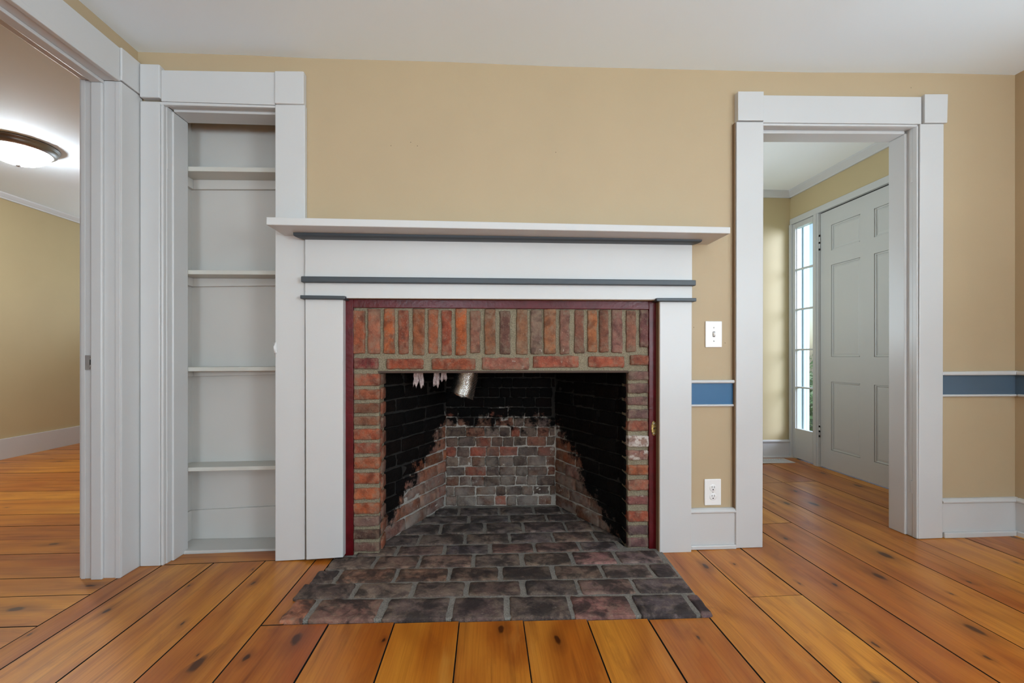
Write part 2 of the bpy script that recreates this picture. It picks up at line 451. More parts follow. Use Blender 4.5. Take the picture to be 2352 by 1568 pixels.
wall_left = boxes('wall_left', [
    (-1.580, -1.466, -.10, 0, -.02, 2.30), (-1.580, -1.466, -.94, -.10, 1.96, 2.30), (-1.580, -1.466, -4.6, -.94, -.02, 2.30),
    (-1.580, -1.466, .115, 2.0, -.02, 2.30)], WALL)
info(wall_left, 'beige wall strip above the wide left doorway', 'wall', 'structure')
wall_right = boxes('wall_right', [
    (2.473, 2.62, -1.25, -.0, -.02, 2.30), (2.473, 2.62, -2.25, -1.25, -.02, .58), (2.473, 2.62, -2.25, -1.25, 1.92, 2.30),
    (2.473, 2.62, -3.25, -2.25, -.02, 2.30), (2.473, 2.62, -4.25, -3.25, -.02, .58), (2.473, 2.62, -4.25, -3.25, 1.86, 2.30),
    (2.473, 2.62, -4.6, -4.25, -.02, 2.30)], WALL)
info(wall_right, 'beige side wall at the right edge of the picture', 'wall', 'structure')
wall_rear = boxes('wall_rear', [
    (-1.58, -1.05, -4.72, -4.6, -.02, 2.30), (-1.05, -.05, -4.72, -4.6, -.02, .58), (-1.05, -.05, -4.72, -4.6, 1.86, 2.30),
    (-.05, .95, -4.72, -4.6, -.02, 2.30), (.95, 1.95, -4.72, -4.6, -.02, .58), (.95, 1.95, -4.72, -4.6, 1.86, 2.30),
    (1.95, 2.62, -4.72, -4.6, -.02, 2.30)], WALL)
info(wall_rear, 'beige wall with two windows behind the viewer', 'wall', 'structure')

def ceiling_mesh():
    bm = bmesh.new(); xs = [p[0] for p in CEIL]; xs[0] = -1.58; xs[-1] = 2.62
    rows = []
    for y in (-4.72, -2.3, 0.0):
        rows.append([bm.verts.new((x, y, cz(x))) for x in xs] + [bm.verts.new((x, y, cz(x) + .03)) for x in reversed(xs)])
    for A, B in zip(rows, rows[1:]):
        n = len(A)
        for i in range(n): bm.faces.new((A[i], A[(i + 1) % n], B[(i + 1) % n], B[i]))
    bm.faces.new(rows[0][::-1]); bm.faces.new(rows[-1]); bmesh.ops.recalc_face_normals(bm, faces=bm.faces)
    return mesh_from(bm)
info(put('ceiling', ceiling_mesh(), None, (0, 0, 0), 0, CEILM), 'off-white plaster ceiling over the fireplace room', 'ceiling', 'structure')

# left room seen through the doorway
LX = -4.13
info(boxes('wall_side_room', [(LX - .12, LX, -3.2, 3.72, -.02, 2.36)], WALL_SIDE),
     'olive beige wall of the room through the left doorway', 'wall', 'structure')
info(boxes('wall_side_room_far', [(LX, -3.45, 3.6, 3.72, -.02, 2.36), (-3.45, -2.35, 3.6, 3.72, -.02, .58), (-3.45, -2.35, 3.6, 3.72, 1.9, 2.36), (-2.35, -1.466, 3.6, 3.72, -.02, 2.36), (-1.58, -1.466, 2.0, 3.6, -.02, 2.36)], WALL_SIDE),
     'far end wall with an added unseen window in the room beyond the left doorway', 'wall', 'structure')
info(boxes('wall_side_room_near', [(LX, -1.58, -3.2, -3.08, -.02, 2.36)], WALL_SIDE),
     'near end wall of the room left of the doorway', 'wall', 'structure')
info(boxes('ceiling_side_room', [(LX - .12, -1.58, -3.2, 3.72, 2.262, 2.36)], CEILM), 'white ceiling holding the round lamp in the left room', 'ceiling', 'structure')
t = empty('trim_crown_side_room', (LX, 1.0, 2.21), 'thin white crown moulding under the left room ceiling', 'moulding', 'structure')
extrude_profile('crown_strip', [(LX, 2.216), (LX + .012, 2.216), (LX + .016, 2.226), (LX + .022, 2.232), (LX + .040, 2.252), (LX + .046, 2.262), (LX, 2.262)], 'y', -3.08, 3.6, TRIM, t)
t = empty('baseboard_side_room', (LX, 1.0, -.01), 'plain white baseboard along the olive left room wall', 'baseboard', 'structure')
box('base_board', LX, LX + .018, -3.08, 3.6, -.01, .166, TRIM, t)

# hall seen through the right doorway
HX = 2.50; HY = 1.62
info(boxes('wall_hall_back', [(1.03, HX, HY, HY + .12, -.02, 2.30), (HX, HX + .06, HY, HY + 2.5, -.3, 2.6)], WALL_SIDE), 'narrow olive beige end wall of the hall beside the sidelight', 'wall', 'structure')
info(boxes('wall_hall_left', [(1.03, 1.15, .115, .50, -.02, 2.30), (1.03, 1.15, 1.22, HY, -.02, 2.30), (1.03, 1.15, .50, 1.22, -.02, .68), (1.03, 1.15, .50, 1.22, 1.72, 2.30)], WALL_SIDE),
     'inner wall of the hall behind the chimney', 'wall', 'structure')
info(boxes('wall_hall_right', [(HX, HX + .14, .115, .36, -.02, 2.30), (HX, HX + .06, .36, 1.62, 1.992, 2.30)], WALL_SIDE),
     'olive beige strip of wall above the front door', 'wall', 'structure')
info(boxes('ceiling_hall', [(1.03, 2.64, .115, HY + .12, 2.222, 2.30)], CEIL_HALL), 'white ceiling of the hall through the right doorway', 'ceiling', 'structure')
t = empty('trim_crown_hall', (HX, HY, 2.17), 'white crown moulding around the hall ceiling', 'moulding', 'structure')
cp = [(0, 2.172), (-.012, 2.172), (-.016, 2.182), (-.022, 2.188), (-.042, 2.210), (-.048, 2.222), (0, 2.222)]
extrude_profile('crown_strip', [(HX + u, z) for u, z in cp], 'y', .115, HY, TRIM, t)
extrude_profile('crown_strip', [(HY + u, z) for u, z in cp], 'x', 1.15, HX, TRIM, t)
t = empty('baseboard_hall', (2.2, HY, .03), 'white capped baseboard below the hall end wall', 'baseboard', 'structure')
box('base_board', 1.15, HX, HY - .018, HY, .03, .165, TRIM, t); box('base_cap', 1.15, HX, HY - .026, HY, .165, .186, TRIM, t, .006)
box('base_shoe', 1.15, HX, HY - .032, HY - .018, .03, .056, TRIM, t, .006)

# floor: dark slab with single planks on it
floor = empty('floor', (0, -1.5, -.04), 'wide amber pine plank floor with dark seams and knots', 'floor', 'structure')
def subfloor():
    bm = bmesh.new(); xs = [LX - .1, -1.6, -.9, .75, 1.25, 2.0, 2.5, 2.62]
    R = [[bm.verts.new((x, y, fz(x) - .016)) for x in xs] for y in (-4.7, 3.7)]
    for i in range(len(xs) - 1): bm.faces.new((R[0][i], R[0][i + 1], R[1][i + 1], R[1][i]))
    return mesh_from(bm)
put('subfloor', subfloor(), floor, (0, 0, 0), 0, SUBFLOOR)
prng = random.Random(5)
def plank(x0, x1, y0, y1, along, gap=.0027):
    """a floorboard; its own x axis runs along the grain"""
    g = gap * prng.uniform(.6, 1.9)
    x0 += g / 2; x1 -= g / 2; y0 += g / 2; y1 -= g / 2
    cx_, cy_ = (x0 + x1) / 2, (y0 + y1) / 2
    th = .015; b = .0007
    lift = prng.uniform(-.0006, .0006)
    def Z(x): return fz(x) + lift
    bm = bmesh.new()
    def ring(i, dz): return [bm.verts.new((x, y, Z(x) + dz)) for x, y in ((x0 + i, y0 + i), (x1 - i, y0 + i), (x1 - i, y1 - i), (x0 + i, y1 - i))]
    A = ring(0, -th); B = ring(0, -b); Cc = ring(b, 0)
    for P, Q in ((A, B), (B, Cc)):
        for i in range(4): bm.faces.new((P[i], P[(i + 1) % 4], Q[(i + 1) % 4], Q[i])).material_index = 1
    bm.faces.new(Cc); bm.faces.new(A[::-1])
    c = Vector((cx_, cy_, fz(cx_) - th))
    rz = math.pi / 2 if along == 'y' else 0.0
    R = Matrix.Rotation(-rz, 3, 'Z')
    for v in bm.verts: v.co = R @ (v.co - c)
    me = mesh_from(bm); me.materials.append(WOOD); me.materials.append(SUBFLOOR)
    return put('floor_plank', me, floor, c, rz)
J = [-1.455, -1.355, -1.147, -.935, -.727, -.510, -.299, -.089, .119, .328, .530, .736, .935, 1.134, 1.342, 1.555, 1.757, 1.966, 2.192, 2.425, 2.50]
NEAR = -4.6
for a, b in zip(J, J[1:]):
    m = (a + b) / 2
    if b <= -.72:
        end = -.016 if a > -1.4 else 0.0
        plank(a, b, NEAR, prng.uniform(-3.2, -2.4) if False else end, 'y')
    elif b <= -.5:
        plank(a, b, NEAR, -.493, 'y'); plank(a, -.655, -.493, 0.0, 'y')
    elif b <= .74:
        plank(a, b, NEAR, -.512 - .031 * (m - .05), 'y')
    elif b <= .94:
        plank(a, b, NEAR, 0.0, 'y')
    elif b <= 1.14:
        plank(a, b, NEAR, -.421, 'y'); plank(a, b, -.421, .0, 'y')
    elif b <= 1.35:
        plank(a, b, NEAR, 1.6, 'y')
    elif b <= 1.56:
        plank(a, b, NEAR, .241, 'y'); plank(a, b, .241, 1.6, 'y')
    elif b <= 1.76:
        plank(a, b, NEAR, 1.6, 'y')
    elif b <= 2.2:
        plank(a, b, NEAR, .92, 'y'); plank(a, b, .92, 1.6, 'y')
    else:
        plank(a, b, NEAR, 1.6, 'y')
plank(-1.36, -.885, -.014, .088, 'x')
LY = [-4.6, -3.0, -2.78, -2.57, -2.33, -2.12, -1.92, -1.70, -1.49, -1.27, -1.06, -.85, -.64, -.44, -.243, -.102, .132, .300, .485, .665, .945, 1.13, 1.40, 1.62, 1.85, 2.07, 2.30, 2.52, 2.75, 2.98, 3.2, 3.4, 3.6]
for a, b in zip(LY[1:], LY[2:]):
    plank(LX, -1.455, a, b, 'x')

# ------------------------------------------------------------------ left doorway trim
t = empty('trim_1', (-1.456, -.1, fz(-1.45)), 'white cased opening with corner blocks leading to the left room', 'door frame', 'structure')
z0 = fz(-1.46)
box('casing_board', -1.466, -1.443, -.1175, -.004, z0, 1.957, TRIM, t, .004)
box('corner_block', -1.466, -1.439, -.1195, -.002, 1.960, 2.090, TRIM, t, .003)
box('head_board', -1.466, -1.445, -.9385, -.1205, 1.954, 2.087, TRIM, t, .003)
box('casing_board', -1.466, -1.443, -1.055, -.942, z0, 1.957, TRIM, t, .004)
box('corner_block', -1.466, -1.439, -1.057, -.9395, 1.960, 2.090, TRIM, t, .003)
box('jamb', -1.592, -1.4445, -.118, -.098, z0, 1.957, TRIM, t, .002)
box('jamb_edge_bead', -1.464, -1.4440, -.1215, -.118, z0, 1.954, TRIM, t, .0015)
box('door_stop', -1.549, -1.506, -.131, -.118, z0, 1.944, TRIM, t, .004)
box('jamb_edge_bead', -1.593, -1.577, -.1205, -.118, z0, 1.957, TRIM, t, .0015)
box('jamb', -1.592, -1.4445, -.962, -.942, z0, 1.957, TRIM, t, .002)
box('door_stop', -1.549, -1.506, -.942, -.929, z0, 1.944, TRIM, t, .004)
box('head_jamb', -1.592, -1.4445, -.942, -.118, 1.957, 1.976, TRIM, t, .002)
box('head_stop', -1.549, -1.506, -.942, -.118, 1.944, 1.957, TRIM, t, .003)
box('rear_casing_board', -1.603, -1.580, -.115, -.002, z0, 1.975, TRIM, t, .003)
box('rear_head_board', -1.603, -1.580, -1.05, -.115, 1.975, 2.09, TRIM, t, .003)

# strike plate let into the far jamb
t = empty('strike_plate', (-1.566, -.1215, .845), 'grey metal strike plate on the left doorway jamb', 'strike plate')
def strike():
    # plate with a real square hole, curved lip on its far end
    bm = bmesh.new()
    def rect(x0, x1, za, zb, d=.0018):
        vs = [bm.verts.new(p) for p in ((x0, -d, za), (x1, -d, za), (x1, -d, zb), (x0, -d, zb), (x0, 0, za), (x1, 0, za), (x1, 0, zb), (x0, 0, zb))]
        for f in ((0, 1, 2, 3), (7, 6, 5, 4), (4, 5, 1, 0), (5, 6, 2, 1), (6, 7, 3, 2), (7, 4, 0, 3)): bm.faces.new([vs[i] for i in f])
    rect(-.010, .005, -.029, .029); rect(.005, .017, .012, .029); rect(.005, .017, -.029, -.010); rect(.012, .017, -.010, .012)
    for k in range(4):
        a0, a1 = k / 4, (k + 1) / 4
        x0, x1 = -.010 - .012 * a1, -.010 - .012 * a0
        vs = [bm.verts.new(p) for p in ((x0, -.0018 + .004 * a1 * a1, -.029 + .006 * a1), (x1, -.0018 + .004 * a0 * a0, -.029 + .006 * a0), (x1, -.0018 + .004 * a0 * a0, .029 - .006 * a0), (x0, -.0018 + .004 * a1 * a1, .029 - .006 * a1))]
        bm.faces.new(vs)
    bmesh.ops.recalc_face_normals(bm, faces=bm.faces)
    return mesh_from(bm)
put('plate', strike(), t, (-1.566, -.1185, .845), 0, STEEL)
box('latch_recess', -1.561, -1.554, -.1186, -.1181, .836, .857, DARK, t, 0)
for z in (.866, .824): lathe('screw', [(.0035, 0), (.003, .001)], (-1.556, -.1202, z), SCREW, t, axis='y', seg=12)

# ------------------------------------------------------------------ closet opening and built-in shelves
t = empty('trim_2', (-1.1, -.02, fz(-1.1)), 'white cased opening with corner blocks around the shelf niche', 'door frame', 'structure')
zl = fz(-1.35)
board('casing_board', -1.440, -1.440, -1.361, -1.361, zl, zl, 1.930, 1.930, -.025, 0, TRIM, t, .003)
box('casing_edge_bead', -1.3605, -1.348, -.023, 0, zl, 1.921, TRIM, t, .004)
board('corner_block', -1.436, -1.436, -1.357, -1.357, 1.944, 1.944, 2.082, 2.082, -.033, 0, TRIM, t, .004)
board('head_board', -1.357, -1.357, -.8935, -.8935, 1.934, 1.933, 2.064, 2.071, -.023, 0, TRIM, t, .002)
board('head_lip', -1.440, -1.440, -.8935, -.8935, 1.920, 1.922, 1.934, 1.932, -.021, 0, TRIM, t, .003)
board('corner_block', -.892, -.892, -.772, -.772, 1.935, 1.935, 2.071, 2.074, -.033, 0, TRIM, t, .004)
zr = fz(-.83)
board('casing_board', -.893, -.893, -.770, -.770, zr, fz(-.77) + .004, 1.934, 1.936, -.025, 0, TRIM, t, .003)
box('jamb', -1.366, -1.346, -.004, .117, zl, 1.925, TRIM, t, .002)
box('door_stop', -1.346, -1.336, .022, .117, zl, 1.915, TRIM, t, .003)
box('jamb', -.889, -.869, -.004, .117, zr, 1.925, TRIM, t, .002)
box('door_stop', -.899, -.889, .022, .117, zr, 1.915, TRIM, t, .003)
box('head_jamb', -1.346, -.889, -.002, .117, 1.9255, 1.940, TRIM, t, .002)
box('head_stop', -1.336, -.899, .022, .117, 1.9145, 1.9255, TRIM, t, .002)
for z in (1.66, .30):
    box('hinge_leaf', -1.3462, -1.3450, -.002, .018, z, z + .085, TRIM, t, .0006)
# old paint lump on the inner edge of the right casing
def lump():
    bm = bmesh.new(); bmesh.ops.create_icosphere(bm, subdivisions=3, radius=1)
    for v in bm.verts:
        n = noise.noise(v.co * 2.2 + Vector((3, 1, 7)))
        v.co = Vector((v.co.x * .0085, v.co.y * .012, v.co.z * .028)) * (1 + .55 * n)
    return mesh_from(bm, True)
put('paint_lump', lump(), t, (-.893, -.018, .903), 0, TRIM)

t = empty('built_in_shelves', (-1.13, .17, .01), 'white built-in niche with four painted shelves beside the fireplace', 'shelves')
bx0, bx1 = -1.395, -.84
box('back_panel', bx0 - .02, bx1 + .02, .235, .255, .01, 2.10, CLOSET, t, 0)
box('side_panel', bx0 - .02, bx0, .117, .235, .01, 2.10, CLOSET, t, 0)
box('side_panel', bx1, bx1 + .02, .117, .235, .01, 2.10, CLOSET, t, 0)
box('top_panel', bx0, bx1, .117, .235, 2.08, 2.10, CLOSET, t, 0)
box('niche_floor', bx0, bx1, .090, .235, -.012, .0095, CLOSET, t, .002)
board('skirting', bx0, bx0, bx1, bx1, .0095, .0095, .1446, .163, .222, .235, CLOSET, t, .002)
box('side_skirting', bx0, bx0 + .010, .117, .222, .0095, .146, CLOSET, t, .002)
for zA, zB, thk, cl in ((1.7215, 1.7265, .021, (1.6552, 1.690)), (1.2570, 1.2590, .019, (1.1977, 1.2306)), (.8209, .8230, .019, (.7752, .7979)), (.3700, .3746, .018, None)):
    board('shelf', bx0, bx0, bx1, bx1, zA - thk, zB - thk, zA, zB, .120, .234, SHELF, t, .002)
    if cl:
        board('shelf_cleat', bx0 + .018, bx0 + .018, bx1, bx1, cl[0], cl[0] + .010, zA - thk, zB - thk, .218, .235, CLOSET, t, .002)
        box('side_cleat', bx0, bx0 + .018, .125, .235, cl[0], zA - thk, CLOSET, t, .002)

# ------------------------------------------------------------------ mantel
mant = empty('fireplace_mantel', (.07, -.04, .01), 'white wooden mantel with slate blue mouldings and red inner frame', 'mantel')
board('mantel_shelf', -.8537, -.8537, .9978, .9978, 1.3790, 1.3730, 1.4097, 1.4000, -.187, 0, TRIM, mant, .003)
def bed_moulding():
    # crown-like strip under the shelf with mitred ends
    prof = [(-.030, 1.3610), (-.050, 1.3605), (-.066, 1.3615), (-.077, 1.3635), (-.083, 1.3665), (-.0845, 1.3700), (-.0845, 1.3860), (-.030, 1.3860)]
    bm = bmesh.new(); L = []; R = []
    for u, z in prof:
        out = -(u + .040) if u < -.040 else 0
        L.append(bm.verts.new((-.766 - out * .62, u, min(z, 1.3785)))); R.append(bm.verts.new((.905 + out * .52, u, min(z - .0005, 1.3738))))
    n = len(prof)
    for i in range(n):
        j = (i + 1) % n; bm.faces.new((L[i], L[j], R[j], R[i]))
    bm.faces.new(L[::-1]); bm.faces.new(R); bmesh.ops.recalc_face_normals(bm, faces=bm.faces)
    return mesh_from(bm)
put('bed_moulding', bed_moulding(), mant, (0, 0, 0), 0, SLATE)['label'] = 'slate blue moulding under the mantel shelf'
board('frieze_board', -.7644, -.7644, .9049, .9049, 1.190, 1.190, 1.375, 1.373, -.040, 0, TRIM, mant, .002)
board('frieze_band', -.772, -.772, .912, .912, 1.1785, 1.1785, 1.2032, 1.2027, -.062, 0, SLATE, mant, .003)
board('lower_frieze', -.7644, -.7644, .9049, .9049, 1.1150, 1.1185, 1.180, 1.180, -.040, 0, TRIM, mant, .002)
board('pilaster_cap', -.7755, -.7755, -.592, -.592, 1.1095, 1.1085, 1.1245, 1.1225, -.062, 0, SLATE, mant, .0025)
board('pilaster_cap', .737, .737, .9145, .9145, 1.1095, 1.1095, 1.1235, 1.1245, -.062, 0, SLATE, mant, .0025)
board('pilaster', -.7590, -.7635, -.6065, -.6065, .014, .020, 1.110, 1.110, -.040, 0, TRIM, mant, .0025)
board('pilaster', .7590, .7590, .9015, .9040, .006, .006, 1.110, 1.110, -.040, 0, TRIM, mant, .0025)
box('pilaster_edge', .7555, .7589, -.0375, 0, .008, 1.109, BARE_AND_SHADE, mant, .0)
box('frieze_edge', -.600, .7580, -.0365, 0, 1.1150, 1.1190, BARE_AND_SHADE, mant, .0)
# oxblood strips round the brickwork
box('frame_strip', -.6186, -.5745, -.004, .012, .012, 1.1200, RED, mant, .002)
box('frame_strip', .7240, .7600, -.004, .012, .008, 1.1200, RED, mant, .002)
board('frame_strip', -.5745, -.5745, .7240, .7240, 1.080, 1.079, 1.122, 1.120, -.004, .012, RED, mant, .002)

# brass keyhole escutcheon beside the right pilaster
t = empty('keyhole_escutcheon', (.7455, -.005, .548), 'small oval brass keyhole plate on the red strip at right', 'escutcheon')
def oval(w, h, d, n=36):
    bm = bmesh.new(); A = []; B = []; Cc = []
    for k in range(n):
        a = 2 * math.pi * k / n
        A.append(bm.verts.new((w * math.cos(a), 0, h * math.sin(a)))); B.append(bm.verts.new((w * math.cos(a), -d * .6, h * math.sin(a))))
        Cc.append(bm.verts.new((w * .82 * math.cos(a), -d, h * .9 * math.sin(a))))
    for P, Q in ((A, B), (B, Cc)):
        for k in range(n): bm.faces.new((P[k], P[(k + 1) % n], Q[(k + 1) % n], Q[k]))
    bm.faces.new(Cc); bmesh.ops.recalc_face_normals(bm, faces=bm.faces); return mesh_from(bm)
put('plate', oval(.0125, .033, .003), t, (.7455, -.004, .548), 0, BRASS)
lathe('key_hole', [(.0034, 0), (.003, .0006)], (.7458, -.007, .549), DARK, t, axis='y', seg=14)
box('key_slot', .7446, .7470, -.0076, -.0070, .541, .549, DARK, t, 0)
for z in (.570, .526): lathe('screw', [(.0036, 0), (.0028, .0012)], (.7455, -.007, z), SCREW, t, axis='y', seg=12)

# ------------------------------------------------------------------ brick fireplace
fire = empty('brick_fireplace', (.08, .05, .01), 'red brick fireplace with soldier course and soot-blackened firebox', 'fireplace')
boxes('mortar_face', [(-.5744, -.467, .0095, .10, .0, 1.08), (.632, .7238, .0095, .10, .0, 1.08), (-.467, .632, .0095, .10, .806, 1.08)], MORTAR, fire)
box('lintel_bar', -.470, .632, .002, .098, .797, .8062, IRON, fire, .001)
FRONT = [
    (-0.5762, -0.5263, 0.8813, 1.0675, 0.3515, 0.0844, 0.0319, 0.2),
    (-0.5152, -0.4613, 0.8813, 1.0773, 0.3763, 0.1274, 0.0704, 0.15),
    (-0.4465, -0.3999, 0.8813, 1.0777, 0.4287, 0.1022, 0.0262, 0.05),
    (-0.385, -0.3401, 0.8795, 1.0705, 0.305, 0.0704, 0.0319, 0.2),
    (-0.3214, -0.2707, 0.8738, 1.0784, 0.305, 0.0908, 0.0319, 0.1),
    (-0.2557, -0.2124, 0.8814, 1.0769, 0.3763, 0.107, 0.0423, 0.3),
    (-0.1973, -0.1538, 0.8738, 1.0715, 0.314, 0.0612, 0.0262, 0.2),
    (-0.1368, -0.0875, 0.8738, 1.0795, 0.4564, 0.1022, 0.0212, 0.05),
    (-0.0723, -0.0286, 0.8853, 1.0703, 0.305, 0.1274, 0.0802, 0.35),
    (-0.0095, 0.0382, 0.8796, 1.0783, 0.2623, 0.1022, 0.0452, 0.1),
    (0.0573, 0.1033, 0.8777, 1.071, 0.1413, 0.0612, 0.0452, 0.1),
    (0.1302, 0.1802, 0.8777, 1.0772, 0.2831, 0.1274, 0.0612, 0.35),
    (0.1937, 0.2439, 0.8796, 1.0756, 0.2232, 0.1413, 0.1022, 0.5),
    (0.2535, 0.3058, 0.8796, 1.0798, 0.3278, 0.1274, 0.0529, 0.3),
    (0.3233, 0.3661, 0.8796, 1.0764, 0.2623, 0.1144, 0.0802, 0.45),
    (0.3895, 0.4324, 0.8835, 1.0767, 0.1878, 0.0704, 0.0452, 0.4),
    (0.448, 0.4911, 0.8894, 1.0771, 0.4564, 0.1559, 0.0529, 0.25),
    (0.5009, 0.5421, 0.8874, 1.0774, 0.2232, 0.0802, 0.0452, 0.3),
    (0.5578, 0.6051, 0.8855, 1.0777, 0.2623, 0.1144, 0.0908, 0.4),
    (0.6229, 0.6683, 0.8894, 1.0761, 0.2831, 0.1144, 0.0704, 0.3),
    (0.6841, 0.7238, 0.9109, 1.0784, 0.162, 0.0612, 0.0612, 0.3),
    (-0.5725, -0.4706, 0.8154, 0.8625, 0.2051, 0.0212, 0.0232, 0.15),
    (-0.4334, -0.2763, 0.8133, 0.8587, 0.3278, 0.0612, 0.0232, 0.15),
    (-0.2387, -0.0495, 0.811, 0.8605, 0.3278, 0.0704, 0.0262, 0.2),
    (-0.021, 0.186, 0.8106, 0.8643, 0.3278, 0.107, 0.0704, 0.55),
    (0.2033, 0.409, 0.8199, 0.8719, 0.3916, 0.0908, 0.0482, 0.35),
    (0.4519, 0.613, 0.8215, 0.87, 0.3763, 0.0802, 0.0382, 0.2),
    (0.6406, 0.7238, 0.8311, 0.8758, 0.2623, 0.0704, 0.0382, 0.2),
    (-0.5744, -0.465, 0.742, 0.7947, 0.3515, 0.0802, 0.0343, 0.2),
    (-0.5744, -0.465, 0.6817, 0.7269, 0.3278, 0.0844, 0.0343, 0.2),
    (-0.5744, -0.465, 0.6252, 0.6667, 0.1878, 0.0648, 0.0296, 0.1),
    (-0.5744, -0.465, 0.5706, 0.6102, 0.2232, 0.0802, 0.0382, 0.1),
    (-0.5744, -0.465, 0.5085, 0.5556, 0.3763, 0.0762, 0.0273, 0.05),
    (-0.5744, -0.465, 0.4483, 0.4953, 0.305, 0.0648, 0.0296, 0.2),
    (-0.5744, -0.465, 0.3824, 0.4332, 0.4287, 0.0908, 0.0232, 0.05),
    (-0.5744, -0.465, 0.3183, 0.3654, 0.3763, 0.0762, 0.0232, 0.05),
    (-0.5744, -0.465, 0.2506, 0.2995, 0.4452, 0.107, 0.0343, 0.05),
    (-0.5744, -0.465, 0.1884, 0.2336, 0.4287, 0.0908, 0.0232, 0.05),
    (-0.5744, -0.465, 0.1338, 0.1771, 0.2051, 0.1144, 0.0908, 0.5),
    (-0.5744, -0.465, 0.0792, 0.1188, 0.0976, 0.0482, 0.0319, 0.3),
    (-0.5744, -0.465, 0.0246, 0.0623, 0.1946, 0.0976, 0.0723, 0.3),
    (0.6308, 0.7238, 0.763, 0.8038, 0.1812, 0.0931, 0.0802, 0.25),
    (0.6308, 0.7238, 0.7046, 0.7493, 0.1878, 0.0976, 0.0844, 0.3),
    (0.6308, 0.7238, 0.6501, 0.689, 0.1946, 0.1022, 0.0887, 0.25),
    (0.6308, 0.7238, 0.5917, 0.6326, 0.15, 0.0844, 0.0802, 0.2),
    (0.6308, 0.7238, 0.5353, 0.582, 0.314, 0.0908, 0.0529, 0.2),
    (0.6308, 0.7238, 0.4652, 0.5158, 0.3278, 0.2051, 0.1714, 0.9),
    (0.6308, 0.7238, 0.4068, 0.4496, 0.305, 0.1413, 0.1144, 0.7),
    (0.6308, 0.7238, 0.3387, 0.3834, 0.3916, 0.107, 0.0382, 0.2),
    (0.6308, 0.7238, 0.2706, 0.3173, 0.3763, 0.1144, 0.0648, 0.25),
    (0.6308, 0.7238, 0.2044, 0.2453, 0.2705, 0.0908, 0.0802, 0.55),
    (0.6308, 0.7238, 0.1285, 0.1771, 0.3763, 0.0762, 0.0343, 0.1),
    (0.6308, 0.7238, 0.0701, 0.111, 0.1144, 0.0648, 0.0704, 0.3),
    (0.6308, 0.7238, 0.0156, 0.0565, 0.1812, 0.0844, 0.0844, 0.15),
]
for i, (xa, xb, za, zb, r, g, b, w) in enumerate(FRONT):
    rnd = random.Random(100 + i)
    lx, lz = xb - xa, zb - za
    d = .06
    me = brick_mesh(lx, d, lz, 300 + i, .0042, .0022, *((4, 1, 11) if lz > lx else (11, 1, 4)))
    o = put('brick', me, fire, ((xa + xb) / 2, d / 2 + rnd.uniform(-.004, .002), (za + zb) / 2), 0, BRICK)
    o.color = (r * BK, g * BK, b * BK, 1 - w)
# jamb returns: brick ends turning into the opening
rr = random.Random(8)
for side in (-1, 1):
    for k in range(12):
        z = .045 + k * .0660
        x = -.4685 if side < 0 else .6305
        me = brick_mesh(.02, .075, .052, 700 + k + 50 * side, .005, .0014, 1, 2, 2)
        o = put('brick', me, fire, (x, .070, z), 0, BRICK_SOOT if side > 0 else BRICK)
        c = [(150, 80, 52), (140, 76, 52), (120, 80, 66)][k % 3] if side < 0 else (92, 62, 48)
        s_ = S(*c); o.color = (*[v * 1.1 for v in s_], .8)
# firebox walls: mortar slab with its bricks
def fire_wall(name, p0, p1, height, pitch, lengths, seed, tones, thick=.10, face_out=.006):
    """p0->p1 runs left to right as seen from inside the firebox; bricks are sub-parts of the slab"""
    p0 = Vector((*p0, 0)); p1 = Vector((*p1, 0)); dv = (p1 - p0); L = dv.length; dv.normalize()
    nrm = Vector((dv.y, -dv.x, 0))                       # towards the fire
    ang = math.atan2(dv.y, dv.x)
    b0, b1 = p0 - nrm * thick, p1 - nrm * thick
    slab = hexa(name, [(p0.x, p0.y, -.01), (p1.x, p1.y, -.01), (b1.x, b1.y, -.01), (b0.x, b0.y, -.01),
                       (p0.x, p0.y, height), (p1.x, p1.y, height), (b1.x, b1.y, height), (b0.x, b0.y, height)], MORTAR_SOOT, fire, 0)
    rnd = random.Random(seed); row = 0; z = .012
    while z + pitch * .8 < .90:
        x = -rnd.uniform(0, .6) * lengths[0] if row % 2 else 0.0
        hgt = pitch - .0055 + rnd.uniform(-.002, .002)
        while x < L - .012:
            l = rnd.uniform(*lengths)
            a, b_ = max(x, .002), min(x + l, L - .002)
            if b_ - a > .022:
                me = brick_mesh(b_ - a - .004, .05, hgt, seed * 1000 + row * 50 + int(x * 300), .0048, .0028, 5, 1, 4)
                pos = p0 + dv * ((a + b_) / 2) - nrm * (.025 - face_out + rnd.uniform(-.007, .005)) + Vector((0, 0, z + pitch / 2 + rnd.uniform(-.002, .002)))
                o = put('brick', me, slab, pos, ang + rnd.uniform(-.03, .03), BRICK_SOOT)
                c = rnd.choice(tones)
                f_ = rnd.uniform(.70, 1.15); c = [v * f_ for v in c]
                o.color = (*S(*c), 1 - rnd.uniform(.05, .55))
            x += l
        z += pitch; row += 1
    return slab
RUDDY = [(150, 92, 68), (136, 88, 74), (158, 88, 56), (124, 86, 76), (140, 104, 88)]
ASHEN = [(116, 90, 78), (108, 94, 86), (126, 80, 64), (104, 88, 80), (116, 100, 90), (98, 84, 80), (142, 70, 54)]
fire_wall('firebox_left_wall', (-.486, .100), (-.236, .628), 1.14, .0655, (.16, .205), 21, RUDDY)
fire_wall('firebox_back_wall', (-.236, .628), (.397, .612), 1.14, .0565, (.055, .125), 22, ASHEN)
fire_wall('firebox_right_wall', (.397, .612), (.640, .100), 1.14, .0655, (.16, .205), 23, RUDDY)
box('smoke_chamber_roof', -.60, .75, .10, .75, 1.14, 1.16, SOOT, fire, 0)

